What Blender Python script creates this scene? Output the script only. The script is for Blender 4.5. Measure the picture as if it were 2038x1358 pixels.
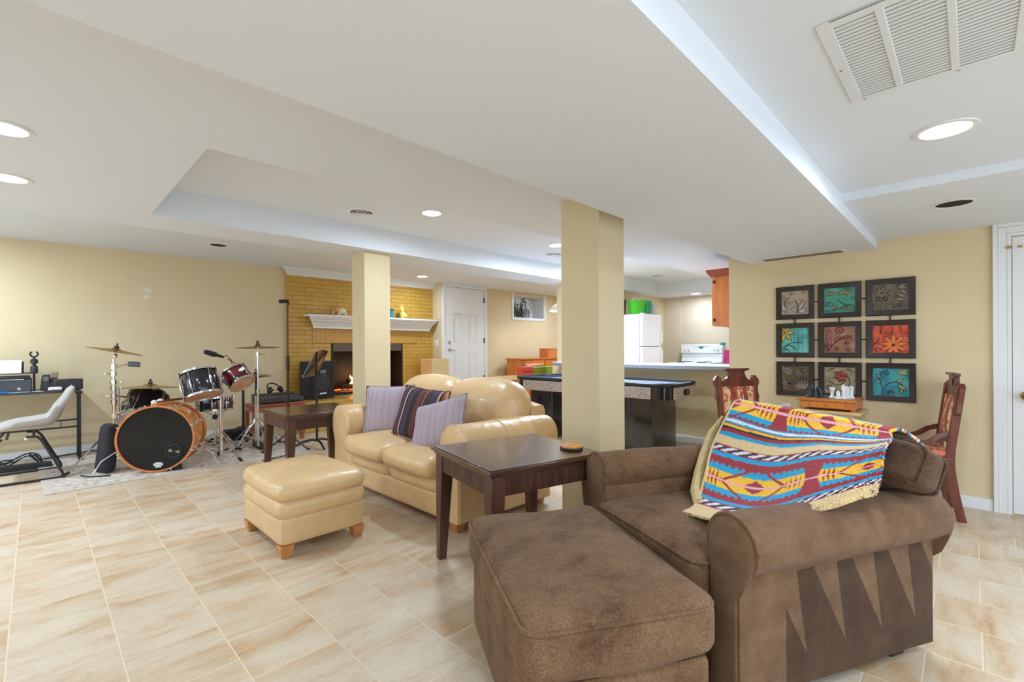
import bpy, bmesh, math, random
from mathutils import Vector, Matrix, Euler
rnd = random.Random(7)
for o in list(bpy.data.objects): bpy.data.objects.remove(o, do_unlink=True)
S = bpy.context.scene
COL = S.collection
PI = math.pi
# ------------------------------------------------------------------ camera
F_PX, YAW, ROLL, CX, CY, EYE = 931.5, -0.7950, -0.00525, 1019.0, 691.4, 1.21
def _r():
    c, s = math.cos(YAW), math.sin(YAW)
    ry = Matrix(((c, 0, s), (0, 1, 0), (-s, 0, c)))
    c, s = math.cos(ROLL), math.sin(ROLL)
    return Matrix(((c, -s, 0), (s, c, 0), (0, 0, 1))) @ ry
R_ = _r()
def w_(row): return Vector((row[0], row[2], -row[1]))
RIGHT, DOWN, FWD = w_(R_[0]), w_(R_[1]), w_(R_[2])
camd = bpy.data.cameras.new('camera'); cam = bpy.data.objects.new('camera', camd); COL.objects.link(cam)
camd.sensor_width = 36; camd.sensor_fit = 'HORIZONTAL'; camd.lens = F_PX / 2038 * 36
camd.shift_y = (CY - 679) / 2038; camd.clip_start = 0.05; camd.clip_end = 60
M = Matrix((RIGHT, -DOWN, -FWD)).transposed().to_4x4(); M.translation = (0, 0, EYE)
cam.matrix_world = M
S.camera = cam
# ------------------------------------------------------------------ world, exposure
wd = bpy.data.worlds.new('world'); S.world = wd; wd.use_nodes = True
wd.node_tree.nodes['Background'].inputs[0].default_value = (0.71, 0.865, 1.07, 1)
wd.node_tree.nodes['Background'].inputs[1].default_value = 2.6
S.view_settings.view_transform = 'Standard'; S.view_settings.look = 'None'
S.view_settings.gamma = 1; S.view_settings.use_curve_mapping = False
S.view_settings.exposure = 0.37
LAMP_W = 17.0            # watts of each recessed lamp
# ------------------------------------------------------------------ place finder: where a sight line meets a plane of the room
def P(px, py, x=None, y=None, z=None, d=None):
    r = RIGHT * (px - CX) + DOWN * (py - CY) + FWD * F_PX
    if x is not None: t = x / r.x
    elif y is not None: t = y / r.y
    elif z is not None: t = (z - EYE) / r.z
    else: t = d / F_PX
    return Vector((0, 0, EYE)) + r * t
# ------------------------------------------------------------------ materials
def new_mat(name):
    m = bpy.data.materials.new(name); m.use_nodes = True
    return m, m.node_tree, m.node_tree.nodes['Principled BSDF']
def N(nt, kind, **kw):
    n = nt.nodes.new(kind)
    for k, v in kw.items():
        if k in n.inputs: n.inputs[k].default_value = v
        else: setattr(n, k, v)
    return n
def L(nt, a, b): nt.links.new(a, b)
def ramp(nt, fac, stops, interp='LINEAR'):
    r = nt.nodes.new('ShaderNodeValToRGB'); r.color_ramp.interpolation = interp
    e = r.color_ramp.elements
    while len(e) < len(stops): e.new(0.5)
    for i, (p, c) in enumerate(stops): e[i].position = p; e[i].color = (*c, 1)
    L(nt, fac, r.inputs[0]); return r.outputs[0]
def coords(nt, scale=(1, 1, 1), kind='Object', rot=(0, 0, 0)):
    t = N(nt, 'ShaderNodeTexCoord'); m = N(nt, 'ShaderNodeMapping')
    m.inputs['Scale'].default_value = scale; m.inputs['Rotation'].default_value = rot
    L(nt, t.outputs[kind], m.inputs[0]); return m.outputs[0]
def bump(nt, b, h, strength=0.3, dist=0.01):
    n = N(nt, 'ShaderNodeBump'); n.inputs['Strength'].default_value = strength; n.inputs['Distance'].default_value = dist
    L(nt, h, n.inputs['Height']); L(nt, n.outputs[0], b.inputs['Normal'])
def srgb(r, g, b):
    f = lambda c: (c / 255 / 12.92) if c / 255 <= 0.04045 else ((c / 255 + 0.055) / 1.055) ** 2.4
    return (f(r), f(g), f(b))
MATS = {}
def mat(name, col, rough=0.5, metal=0.0, vary=0.0, scale=8, bmp=0.0, bscale=40, stretch=(1, 1, 1), coat=0.0, emit=None, trans=0.0, alpha=1, sheen=0.0, spec=None, bdist=0.004):
    if name in MATS: return MATS[name]
    m, nt, b = new_mat(name)
    b.inputs['Base Color'].default_value = (*col, 1); b.inputs['Roughness'].default_value = rough; b.inputs['Metallic'].default_value = metal
    if coat: b.inputs['Coat Weight'].default_value = coat; b.inputs['Coat Roughness'].default_value = 0.08
    if trans: b.inputs['Transmission Weight'].default_value = trans
    if sheen: b.inputs['Sheen Weight'].default_value = sheen; b.inputs['Sheen Roughness'].default_value = 0.4
    if spec is not None: b.inputs['Specular IOR Level'].default_value = spec
    if emit: b.inputs['Emission Color'].default_value = (*emit[0], 1); b.inputs['Emission Strength'].default_value = emit[1]
    co = None
    if vary or bmp: co = coords(nt, stretch)
    if vary:
        n = N(nt, 'ShaderNodeTexNoise', Scale=scale, Detail=5.0, Roughness=0.6); L(nt, co, n.inputs['Vector'])
        lo = tuple(c * (1 - vary) for c in col); hi = tuple(min(1, c * (1 + vary)) for c in col)
        L(nt, ramp(nt, n.outputs[0], [(0.3, lo), (0.7, hi)]), b.inputs['Base Color'])
    if bmp:
        n = N(nt, 'ShaderNodeTexNoise', Scale=bscale, Detail=3.0); L(nt, co, n.inputs['Vector'])
        bump(nt, b, n.outputs[0], bmp, bdist)
    MATS[name] = m; return m
def wood(name, c0, c1, rough=0.35, axis=0, scale=3.0, coat=0.2):
    if name in MATS: return MATS[name]
    m, nt, b = new_mat(name)
    sc = [14, 14, 14]; sc[axis] = 1.2
    co = coords(nt, tuple(s * scale / 3 for s in sc))
    n = N(nt, 'ShaderNodeTexNoise', Scale=1.6, Detail=7.0, Roughness=0.65, Distortion=0.6); L(nt, co, n.inputs['Vector'])
    L(nt, ramp(nt, n.outputs[0], [(0.28, c0), (0.5, tuple((p + q) / 2 for p, q in zip(c0, c1))), (0.72, c1)]), b.inputs['Base Color'])
    b.inputs['Roughness'].default_value = rough; b.inputs['Coat Weight'].default_value = coat; b.inputs['Coat Roughness'].default_value = 0.2
    bump(nt, b, n.outputs[0], 0.12, 0.002)
    MATS[name] = m; return m
def tile_mat():
    m, nt, b = new_mat('stone_tile')
    T = 0.3177
    t = N(nt, 'ShaderNodeTexCoord'); sep = N(nt, 'ShaderNodeSeparateXYZ'); L(nt, t.outputs['Object'], sep.inputs[0])
    ax = N(nt, 'ShaderNodeMath', operation='ADD'); ax.inputs[1].default_value = -0.2350 + T * 40; L(nt, sep.outputs[0], ax.inputs[0])
    ay = N(nt, 'ShaderNodeMath', operation='ADD'); ay.inputs[1].default_value = 0.0280 + T * 40; L(nt, sep.outputs[1], ay.inputs[0])
    cmb = N(nt, 'ShaderNodeCombineXYZ'); L(nt, ay.outputs[0], cmb.inputs[0]); L(nt, ax.outputs[0], cmb.inputs[1])
    br = N(nt, 'ShaderNodeTexBrick'); br.offset = 0.5; br.offset_frequency = 2
    br.inputs['Color1'].default_value = (0, 0, 0, 1); br.inputs['Color2'].default_value = (1, 1, 1, 1); br.inputs['Mortar'].default_value = (0, 0, 0, 1)
    br.inputs['Scale'].default_value = 1; br.inputs['Mortar Size'].default_value = 0.0030; br.inputs['Mortar Smooth'].default_value = 0.3
    br.inputs['Bias'].default_value = 0; br.inputs['Brick Width'].default_value = T; br.inputs['Row Height'].default_value = T
    L(nt, cmb.outputs[0], br.inputs['Vector'])
    w = N(nt, 'ShaderNodeMath', operation='MULTIPLY'); w.inputs[1].default_value = 37.0; L(nt, br.outputs['Color'], w.inputs[0])
    mp = N(nt, 'ShaderNodeMapping'); mp.inputs['Scale'].default_value = (2.3, 7.5, 1); mp.inputs['Rotation'].default_value = (0, 0, 0.16); L(nt, t.outputs['Object'], mp.inputs[0])
    n1 = N(nt, 'ShaderNodeTexNoise', noise_dimensions='4D', Scale=1.0, Detail=8.0, Roughness=0.68, Distortion=0.5); L(nt, mp.outputs[0], n1.inputs['Vector']); L(nt, w.outputs[0], n1.inputs['W'])
    n2 = N(nt, 'ShaderNodeTexNoise', noise_dimensions='4D', Scale=0.55, Detail=3.0, Roughness=0.5); L(nt, mp.outputs[0], n2.inputs['Vector']); L(nt, w.outputs[0], n2.inputs['W'])
    vein = ramp(nt, n1.outputs[0], [(0.31, srgb(158, 106, 64)), (0.40, srgb(196, 158, 116)), (0.49, srgb(206, 184, 154)), (0.61, srgb(215, 199, 174)), (0.74, srgb(202, 170, 132))])
    wash = ramp(nt, n2.outputs[0], [(0.38, srgb(202, 168, 128)), (0.56, srgb(221, 206, 184))])
    mx = N(nt, 'ShaderNodeMix', data_type='RGBA', blend_type='MIX'); mx.inputs[0].default_value = 0.30
    L(nt, vein, mx.inputs[6]); L(nt, wash, mx.inputs[7])
    n3 = N(nt, 'ShaderNodeTexNoise', Scale=55.0, Detail=4.0, Roughness=0.7); L(nt, t.outputs['Object'], n3.inputs['Vector'])
    mx2 = N(nt, 'ShaderNodeMix', data_type='RGBA', blend_type='MULTIPLY'); mx2.inputs[0].default_value = 0.35
    L(nt, mx.outputs[2], mx2.inputs[6]); L(nt, ramp(nt, n3.outputs[0], [(0.3, (0.72, 0.66, 0.6)), (0.55, (1, 1, 1))]), mx2.inputs[7])
    gm = N(nt, 'ShaderNodeMix', data_type='RGBA'); gm.inputs[7].default_value = (*srgb(226, 207, 175), 1)
    L(nt, br.outputs['Fac'], gm.inputs[0]); L(nt, mx2.outputs[2], gm.inputs[6]); L(nt, gm.outputs[2], b.inputs['Base Color'])
    b.inputs['Roughness'].default_value = 0.36
    inv = N(nt, 'ShaderNodeMath', operation='SUBTRACT'); inv.inputs[0].default_value = 1; L(nt, br.outputs['Fac'], inv.inputs[1])
    ad = N(nt, 'ShaderNodeMath', operation='MULTIPLY_ADD'); L(nt, n1.outputs[0], ad.inputs[0]); ad.inputs[1].default_value = 0.25; L(nt, inv.outputs[0], ad.inputs[2])
    bump(nt, b, ad.outputs[0], 0.35, 0.003)
    return m
def brick_mat(name, c1, c2, mortar, soldier=False, bw=0.203, rh=0.0675):
    m, nt, b = new_mat(name)
    t = N(nt, 'ShaderNodeTexCoord'); sep = N(nt, 'ShaderNodeSeparateXYZ'); L(nt, t.outputs['Object'], sep.inputs[0])
    cmb = N(nt, 'ShaderNodeCombineXYZ')
    sm = N(nt, 'ShaderNodeMath', operation='ADD'); L(nt, sep.outputs[0], sm.inputs[0]); L(nt, sep.outputs[1], sm.inputs[1])
    if soldier: L(nt, sep.outputs[2], cmb.inputs[0]); L(nt, sm.outputs[0], cmb.inputs[1])
    else: L(nt, sm.outputs[0], cmb.inputs[0]); L(nt, sep.outputs[2], cmb.inputs[1])
    br = N(nt, 'ShaderNodeTexBrick'); br.offset = 0.0 if soldier else 0.5
    br.inputs['Color1'].default_value = (*c1, 1); br.inputs['Color2'].default_value = (*c2, 1); br.inputs['Mortar'].default_value = (*mortar, 1)
    br.inputs['Scale'].default_value = 1; br.inputs['Mortar Size'].default_value = 0.005; br.inputs['Mortar Smooth'].default_value = 0.6
    br.inputs['Brick Width'].default_value = bw; br.inputs['Row Height'].default_value = rh
    L(nt, cmb.outputs[0], br.inputs['Vector']); L(nt, br.outputs['Color'], b.inputs['Base Color'])
    b.inputs['Roughness'].default_value = 0.28; b.inputs['Coat Weight'].default_value = 0.25; b.inputs['Coat Roughness'].default_value = 0.15
    n = N(nt, 'ShaderNodeTexNoise', Scale=30.0, Detail=4.0); L(nt, t.outputs['Object'], n.inputs['Vector'])
    ad = N(nt, 'ShaderNodeMath', operation='MULTIPLY_ADD'); L(nt, n.outputs[0], ad.inputs[0]); ad.inputs[1].default_value = 0.5
    inv = N(nt, 'ShaderNodeMath', operation='SUBTRACT'); inv.inputs[0].default_value = 1; L(nt, br.outputs['Fac'], inv.inputs[1]); L(nt, inv.outputs[0], ad.inputs[2])
    bump(nt, b, ad.outputs[0], 0.7, 0.007)
    return m
def stripes_mat(name, cols, axis=0, freq=40, rough=0.85, bscale=120):
    m, nt, b = new_mat(name)
    co = coords(nt); sep = N(nt, 'ShaderNodeSeparateXYZ'); L(nt, co, sep.inputs[0])
    ml = N(nt, 'ShaderNodeMath', operation='MULTIPLY'); ml.inputs[1].default_value = freq; L(nt, sep.outputs[axis], ml.inputs[0])
    fl = N(nt, 'ShaderNodeMath', operation='FLOOR'); L(nt, ml.outputs[0], fl.inputs[0])
    wn = N(nt, 'ShaderNodeTexWhiteNoise', noise_dimensions='1D'); L(nt, fl.outputs[0], wn.inputs['W'])
    k = len(cols)
    L(nt, ramp(nt, wn.outputs[0], [(i / k, c) for i, c in enumerate(cols)], 'CONSTANT'), b.inputs['Base Color'])
    b.inputs['Roughness'].default_value = rough
    n = N(nt, 'ShaderNodeTexNoise', Scale=bscale, Detail=2.0); L(nt, co, n.inputs['Vector']); bump(nt, b, n.outputs[0], 0.5, 0.004)
    return m
def attr_mat(name, rough=0.95, bscale=260, bs=0.9, bd=0.006, attr='Col', sheen=0.0):
    m, nt, b = new_mat(name)
    a = N(nt, 'ShaderNodeVertexColor', layer_name=attr); L(nt, a.outputs[0], b.inputs['Base Color']); b.inputs['Roughness'].default_value = rough
    n = N(nt, 'ShaderNodeTexNoise', Scale=bscale, Detail=2.0); L(nt, coords(nt), n.inputs['Vector']); bump(nt, b, n.outputs[0], bs, bd)
    if sheen: b.inputs['Sheen Weight'].default_value = sheen
    return m
WALL = mat('beige_paint', srgb(220, 201, 160), 0.62, vary=0.03, scale=2, bmp=0.08, bscale=180, bdist=0.001)
CEIL = mat('white_ceiling_paint', srgb(227, 232, 236), 0.7, bmp=0.05, bscale=90, bdist=0.001)
TRIM = mat('white_gloss_trim', srgb(232, 232, 230), 0.3, vary=0.01, scale=3)
TILE = tile_mat()
BRICK = brick_mat('gold_painted_brick', srgb(196, 152, 62), srgb(204, 162, 74), srgb(168, 122, 44))
SOLD = brick_mat('gold_painted_soldier_brick', srgb(190, 142, 62), srgb(198, 150, 68), srgb(180, 132, 56), True, 0.6, 0.075)
LEATH = mat('tan_leather', srgb(214, 178, 128), 0.36, vary=0.07, scale=6, bmp=0.55, bscale=11, coat=0.10, bdist=0.016)
def suede(name, lo, mid, hi):
    m, nt, b = new_mat(name); co = coords(nt)
    n = N(nt, 'ShaderNodeTexNoise', Scale=5.0, Detail=9.0, Roughness=0.72, Distortion=0.15); L(nt, co, n.inputs['Vector'])
    n4 = N(nt, 'ShaderNodeTexNoise', Scale=150.0, Detail=4.0, Roughness=0.8); L(nt, co, n4.inputs['Vector'])
    mx = N(nt, 'ShaderNodeMix', data_type='RGBA', blend_type='MULTIPLY'); mx.inputs[0].default_value = 1
    L(nt, ramp(nt, n.outputs[0], [(0.34, lo), (0.47, mid), (0.64, hi)]), mx.inputs[6]); L(nt, ramp(nt, n4.outputs[0], [(0.36, (0.62, 0.6, 0.58)), (0.52, (1, 1, 1)), (0.66, (1.25, 1.25, 1.25))]), mx.inputs[7]); L(nt, mx.outputs[2], b.inputs['Base Color'])
    b.inputs['Roughness'].default_value = 0.92; b.inputs['Specular IOR Level'].default_value = 0.15; b.inputs['Sheen Weight'].default_value = 0.10; b.inputs['Sheen Tint'].default_value = (1, 0.85, 0.7, 1)
    n2 = N(nt, 'ShaderNodeTexNoise', Scale=190.0, Detail=3.0); L(nt, co, n2.inputs['Vector']); n3 = N(nt, 'ShaderNodeTexNoise', Scale=9.0, Detail=4.0); L(nt, co, n3.inputs['Vector'])
    ad = N(nt, 'ShaderNodeMath', operation='MULTIPLY_ADD'); L(nt, n3.outputs[0], ad.inputs[0]); ad.inputs[1].default_value = 4.0; L(nt, n2.outputs[0], ad.inputs[2]); bump(nt, b, ad.outputs[0], 0.45, 0.003); return m
SUEDE = suede('brown_microfibre', srgb(82, 58, 40), srgb(110, 82, 58), srgb(124, 95, 69))
SUEDE_D = suede('dark_brown_plush', srgb(62, 45, 33), srgb(82, 61, 46), srgb(98, 75, 57))
DWOOD = wood('espresso_wood', srgb(46, 26, 18), srgb(92, 58, 40), 0.20, 0, coat=0.6)
DWOOD_L = wood('espresso_wood_upright', srgb(50, 28, 20), srgb(98, 60, 42), 0.32, 2, coat=0.2)
RWOOD = wood('red_brown_wood', srgb(70, 28, 14), srgb(128, 60, 34), 0.35, 2)
OWOOD = wood('orange_maple_wood', srgb(196, 98, 26), srgb(226, 138, 52), 0.4, 2)
OWOOD_X = wood('orange_wood_lengthwise', srgb(180, 98, 44), srgb(214, 134, 70), 0.4, 1)
PINE = wood('pale_pine_wood', srgb(206, 166, 110), srgb(226, 192, 138), 0.5, 1)
LWOOD = wood('honey_leg_wood', srgb(176, 110, 54), srgb(208, 146, 84), 0.4, 2)
SHELLW = wood('amber_drum_lacquer', srgb(196, 110, 40), srgb(226, 146, 66), 0.18, 1, coat=0.8)
CHROME = mat('chrome', (0.78, 0.78, 0.8), 0.12, 1.0, vary=0.02)
STEEL = mat('brushed_nickel', (0.55, 0.53, 0.5), 0.32, 1.0, vary=0.05)
BRASS = mat('cymbal_bronze', srgb(170, 138, 78), 0.32, 0.9, vary=0.12, scale=20)
GOLDB = mat('polished_brass', srgb(190, 150, 70), 0.25, 1.0, vary=0.03)
BLACK = mat('black_plastic', (0.018, 0.018, 0.019), 0.45, vary=0.1)
BLACKM = mat('black_metal', (0.022, 0.022, 0.024), 0.38, 0.3, vary=0.1)
GLOSSB = mat('black_lacquer', (0.012, 0.012, 0.015), 0.12, coat=0.6, vary=0.1)
RUBBER = mat('black_rubber', (0.015, 0.015, 0.015), 0.7, vary=0.1)
CLOTHB = mat('black_cloth', (0.02, 0.02, 0.022), 0.95, vary=0.2, bmp=0.4, bscale=150)
WHITE = mat('white_enamel', srgb(236, 238, 240), 0.3, vary=0.01)
PAPER = mat('white_paper', srgb(238, 234, 222), 0.8, vary=0.02)
GREYC = mat('grey_laminate', srgb(206, 208, 210), 0.35, vary=0.03, scale=60)
GREYE = mat('grey_counter_edge', srgb(128, 131, 135), 0.4, vary=0.03, scale=60)
CREAM = mat('cream_ceramic', srgb(240, 224, 190), 0.35, vary=0.05)
DARKHOLE = mat('dark_recess', (0.006, 0.006, 0.006), 0.8, vary=0.1)
LAMP = mat('lit_lens', (1, 1, 1), 0.4, emit=((1, 0.97, 0.92), 9.0))
# ------------------------------------------------------------------ mesh building
class MB:
    def __init__(self): self.bm = bmesh.new()
    def v(self, co): return self.bm.verts.new(co)
    def face(self, vs):
        try: return self.bm.faces.new(vs)
        except ValueError: return None
    def box(self, x0, x1, y0, y1, z0, z1, M=None):
        c = [Vector((x, y, z)) for x in (x0, x1) for y in (y0, y1) for z in (z0, z1)]
        if M: c = [M @ p for p in c]
        v = [self.v(p) for p in c]
        for f in ((0, 1, 3, 2), (4, 6, 7, 5), (0, 4, 5, 1), (2, 3, 7, 6), (0, 2, 6, 4), (1, 5, 7, 3)): self.face([v[i] for i in f])
        return self
    def hexa(self, bot, top):                       # eight corners: four below, four above
        a = [self.v(p) for p in bot]; b = [self.v(p) for p in top]
        self.face(a[::-1]); self.face(b)
        for i in range(4): self.face([a[i], a[(i + 1) % 4], b[(i + 1) % 4], b[i]])
        return self
    def rings(self, rs, caps=True, closed=True):
        vs = [[self.v(p) for p in r] for r in rs]; n = len(vs[0])
        for a, b in zip(vs, vs[1:]):
            for i in range(n if closed else n - 1): self.face([a[i], a[(i + 1) % n], b[(i + 1) % n], b[i]])
        if caps:
            self.face(vs[0][::-1]); self.face(vs[-1])
        return self
    def tube(self, pts, r, n=8, rs=None, loop=False):
        pts = [Vector(p) for p in pts]
        if loop: pts = pts + [pts[0]]
        out = []; up = None
        for i, p in enumerate(pts):
            if loop: t = pts[(i + 1) % (len(pts) - 1)] - pts[(i - 1) % (len(pts) - 1)]
            else: t = pts[min(i + 1, len(pts) - 1)] - pts[max(i - 1, 0)]
            if t.length < 1e-9: t = Vector((0, 0, 1))
            t.normalize()
            if up is None: up = Vector((0, 0, 1)) if abs(t.z) < 0.9 else Vector((1, 0, 0))
            a = t.cross(up)
            if a.length < 1e-6: a = t.orthogonal()
            a.normalize(); up = a.cross(t)
            rr = rs[i] if rs else r
            out.append([p + (a * math.cos(2 * PI * k / n) + up * math.sin(2 * PI * k / n)) * rr for k in range(n)])
        return self.rings(out, caps=not loop)
    def cyl(self, p0, p1, r0, r1=None, n=16): return self.tube([p0, p1], r0, n, [r0, r0 if r1 is None else r1])
    def lathe(self, prof, n=24, M=None, caps=True):
        M = M or Matrix()
        return self.rings([[M @ Vector((max(r, 1e-4) * math.cos(2 * PI * k / n), max(r, 1e-4) * math.sin(2 * PI * k / n), z)) for k in range(n)] for r, z in prof], caps)
    def ball(self, c, r, n=14, M=None):
        r = r if isinstance(r, (tuple, list)) else (r, r, r); c = Vector(c); out = []
        for i in range(n // 2 + 1):
            a = PI * i / (n // 2) - PI / 2
            ca = max(math.cos(a), 1e-3)
            out.append([(M or Matrix()) @ (c + Vector((r[0] * ca * math.cos(2 * PI * k / n), r[1] * ca * math.sin(2 * PI * k / n), r[2] * math.sin(a)))) for k in range(n)])
        return self.rings(out)
    def prism(self, poly, vec):                     # polygon of 3D points swept by vec
        vec = Vector(vec); return self.rings([[Vector(p) for p in poly], [Vector(p) + vec for p in poly]])
    def rbox(self, c, s, r, puff=0.0, n=10, M=None, pz=None, sag=None, pinch=0.0):   # rounded, puffed cushion
        c = Vector(c); h = Vector(s) / 2; vs = {}
        r = min(r, h.x * 0.999, h.y * 0.999, h.z * 0.999)
        def key(a, b, cc): return (a, b, cc)
        def pos(i, j, k):
            q = Vector((2 * i / n - 1, 2 * j / n - 1, 2 * k / n - 1))
            # even spread on the rounded part
            p = Vector([h[a] * math.copysign(abs(q[a]) ** 0.8, q[a]) for a in range(3)])
            inner = Vector([max(-(h[a] - r), min(h[a] - r, p[a])) for a in range(3)])
            d = p - inner
            if d.length > 1e-9: p = inner + d.normalized() * r
            if puff:
                fx = 1 - (p.x / h.x) ** 2; fy = 1 - (p.y / h.y) ** 2; fz = 1 - (p.z / h.z) ** 2
                p.z += (puff if pz is None else pz) * max(0, fx) * max(0, fy) * (1 if p.z > 0 else (-0.25 if pz is not None else -1)) * min(1, abs(p.z) / (h.z * .5 + 1e-6))
                p.x += puff * 0.5 * max(0, fy) * max(0, fz) * (q.x)
                p.y += puff * 0.5 * max(0, fx) * max(0, fz) * (q.y)
            if pinch:
                k_ = abs(p.x / h.x) ** 4 * abs(p.y / h.y) ** 4
                e = max(abs(p.x / h.x), abs(p.y / h.y)); p.z *= 1 - pinch * min(1, e) ** 3
                if k_ > 0: p.x *= 1 + 0.05 * k_; p.y *= 1 + 0.05 * k_
            if sag: p = sag(p)
            p = p + c
            return (M @ p) if M else p
        def g(i, j, k):
            t = (i, j, k)
            if t not in vs: vs[t] = self.v(pos(i, j, k))
            return vs[t]
        for a in range(n):
            for b in range(n):
                self.face([g(a, b, 0), g(a, b + 1, 0), g(a + 1, b + 1, 0), g(a + 1, b, 0)])
                self.face([g(a, b, n), g(a + 1, b, n), g(a + 1, b + 1, n), g(a, b + 1, n)])
                self.face([g(a, 0, b), g(a + 1, 0, b), g(a + 1, 0, b + 1), g(a, 0, b + 1)])
                self.face([g(a, n, b), g(a, n, b + 1), g(a + 1, n, b + 1), g(a + 1, n, b)])
                self.face([g(0, a, b), g(0, a, b + 1), g(0, a + 1, b + 1), g(0, a + 1, b)])
                self.face([g(n, a, b), g(n, a + 1, b), g(n, a + 1, b + 1), g(n, a, b + 1)])
        return self
    def build(self, name, m, parent=None, bevel=0.0, sharp=35, seg=2, sub=0):
        me = bpy.data.meshes.new(name)
        bmesh.ops.remove_doubles(self.bm, verts=self.bm.verts, dist=1e-5)
        bmesh.ops.recalc_face_normals(self.bm, faces=self.bm.faces)
        self.bm.to_mesh(me); self.bm.free()
        me.polygons.foreach_set('use_smooth', [True] * len(me.polygons))
        me.set_sharp_from_angle(angle=math.radians(sharp))
        me.materials.append(m)
        o = bpy.data.objects.new(name, me); COL.objects.link(o)
        if parent: o.parent = parent
        if bevel:
            md = o.modifiers.new('bevel', 'BEVEL'); md.width = bevel; md.segments = seg; md.limit_method = 'ANGLE'; md.angle_limit = math.radians(40)
        if sub:
            md = o.modifiers.new('sub', 'SUBSURF'); md.levels = sub; md.render_levels = sub
        return o
def tag(o, label=None, cat=None, group=None, kind=None):
    if label: o['label'] = label
    if cat: o['category'] = cat
    if group: o['group'] = group
    if kind: o['kind'] = kind
    return o
def thing(name, label, cat, loc=(0, 0, 0), rz=0.0, group=None):
    o = bpy.data.objects.new(name, None); o.empty_display_size = 0.1; COL.objects.link(o)
    o.location = loc; o.rotation_euler = (0, 0, rz)
    return tag(o, label, cat, group)
def struct(name, mb, m, bevel=0.0, label=None):
    o = mb.build(name, m, bevel=bevel); o['kind'] = 'structure'
    if label: o['label'] = label
    return o
def copy_tree(o, parent=None):
    c = o.copy(); COL.objects.link(c)
    if parent: c.parent = parent
    for ch in [q for q in o.children]: copy_tree(ch, c)
    return c
def text_mesh(name, body, size, m, parent, loc, rot, extrude=0.0008):
    cu = bpy.data.curves.new(name, 'FONT'); cu.body = body; cu.size = size; cu.extrude = extrude; cu.align_x = 'CENTER'; cu.align_y = 'CENTER'
    tmp = bpy.data.objects.new('t', cu); COL.objects.link(tmp)
    dg = bpy.context.evaluated_depsgraph_get(); me = bpy.data.meshes.new_from_object(tmp.evaluated_get(dg))
    bpy.data.objects.remove(tmp, do_unlink=True); me.materials.clear(); me.materials.append(m)
    o = bpy.data.objects.new(name, me); COL.objects.link(o); o.parent = parent; o.location = loc; o.rotation_euler = rot
    return o
def axis_m(p, d):                                   # frame at p with local z along d
    return Matrix.Translation(p) @ Vector(d).normalized().to_track_quat('Z', 'Y').to_matrix().to_4x4()
# ================================================================== THE ROOM
Z1, Z2, Z3 = 2.0, 2.218, 2.435            # beam, soffit and main ceiling heights
YD, YB, YL, XR = 7.15, 7.40, 7.48, 4.87   # door wall, brick, drum wall, picture wall
def sb(name, m, *boxes, bevel=0.0):
    mb = MB()
    for b in boxes: mb.box(*b)
    return struct(name, mb, m, bevel)
sb('floor', TILE, (-3, 9.5, -3, 7.9, -0.1, 0))
sb('ceiling', CEIL, (-3, 9.5, -3, 7.9, Z3, Z3 + 0.1))
sb('ceiling_soffit', CEIL, (-2.9, 9.3, 1.53, 2.735, Z2, Z3), (-2.9, 0.61, 2.735, 4.37, Z2, Z3), (-2.9, 9.3, 4.37, 4.88, Z2, Z3), (8.5, 9.3, 2.735, 4.37, Z2, Z3))
sb('ceiling_beam', CEIL, (-2.9, XR, 0.551, 1.53, Z1, Z3))
sb('ceiling_near', CEIL, (-2.9, 3.39, -2.9, 0.551, 2.12, Z3), (3.39, XR, -2.9, 0.551, 2.072, Z3))
sb('wall_left', WALL, (-3, 2.68, YL, YL + 0.12, 0, Z3))
QY0, QY1, QZ0, QZ1 = 3.0, 6.9, 0.5, 2.1
sb('wall_west', WALL, (-3, -2.9, -3, QY0, 0, Z3), (-3, -2.9, QY1, YL, 0, Z3), (-3, -2.9, QY0, QY1, 0, QZ0), (-3, -2.9, QY0, QY1, QZ1, Z3))
w = thing('added_side_window', 'added wide window out of view left of the viewer, for daylight', 'window', (-2.95, QY0, QZ0)); w['kind'] = 'structure'  # unseen opening added to let daylight onto the left side
mb = MB(); QW = QY1 - QY0
for k in range(4): mb.box(-.03, .03, max(0, k * QW / 3 - .03), min(QW, k * QW / 3 + .03), 0, QZ1 - QZ0)
mb.box(-.03, .03, 0, QW, 0, .05); mb.box(-.03, .03, 0, QW, QZ1 - QZ0 - .05, QZ1 - QZ0); mb.build('window_frame', TRIM, w, 0.002)
pt = bpy.data.lights.new('daylight_portal', 'AREA'); pt.shape = 'RECTANGLE'; pt.size = QZ1 - QZ0; pt.size_y = QW; pt.cycles.is_portal = True
po = bpy.data.objects.new('daylight_portal', pt); COL.objects.link(po); po.location = (-3.02, (QY0 + QY1) / 2, (QZ0 + QZ1) / 2); po.rotation_euler = (0, -PI / 2, 0)
PX0, PX1, PZ1 = -2.4, 3.6, 2.05
sb('wall_behind', WALL, (-2.9, PX0, -3, -2.9, 0, Z3), (PX1, XR, -3, -2.9, 0, Z3), (PX0, PX1, -3, -2.9, PZ1, Z3), (PX0, PX1, -3, -2.9, 0, 0.06))
w = thing('added_patio_door', 'added wide patio door behind the viewer, for soft daylight', 'window', (PX0, -2.95, 0.06)); w['kind'] = 'structure'  # added behind the camera as a source of soft frontal daylight
mb = MB(); PW = PX1 - PX0
for k in range(5): mb.box(max(0, k * PW / 4 - .03), min(PW, k * PW / 4 + .03), -.03, .03, 0, PZ1 - .06)
mb.box(0, PW, -.03, .03, 0, .05); mb.box(0, PW, -.03, .03, PZ1 - .12, PZ1 - .06); mb.build('window_frame', TRIM, w, 0.002)
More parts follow.
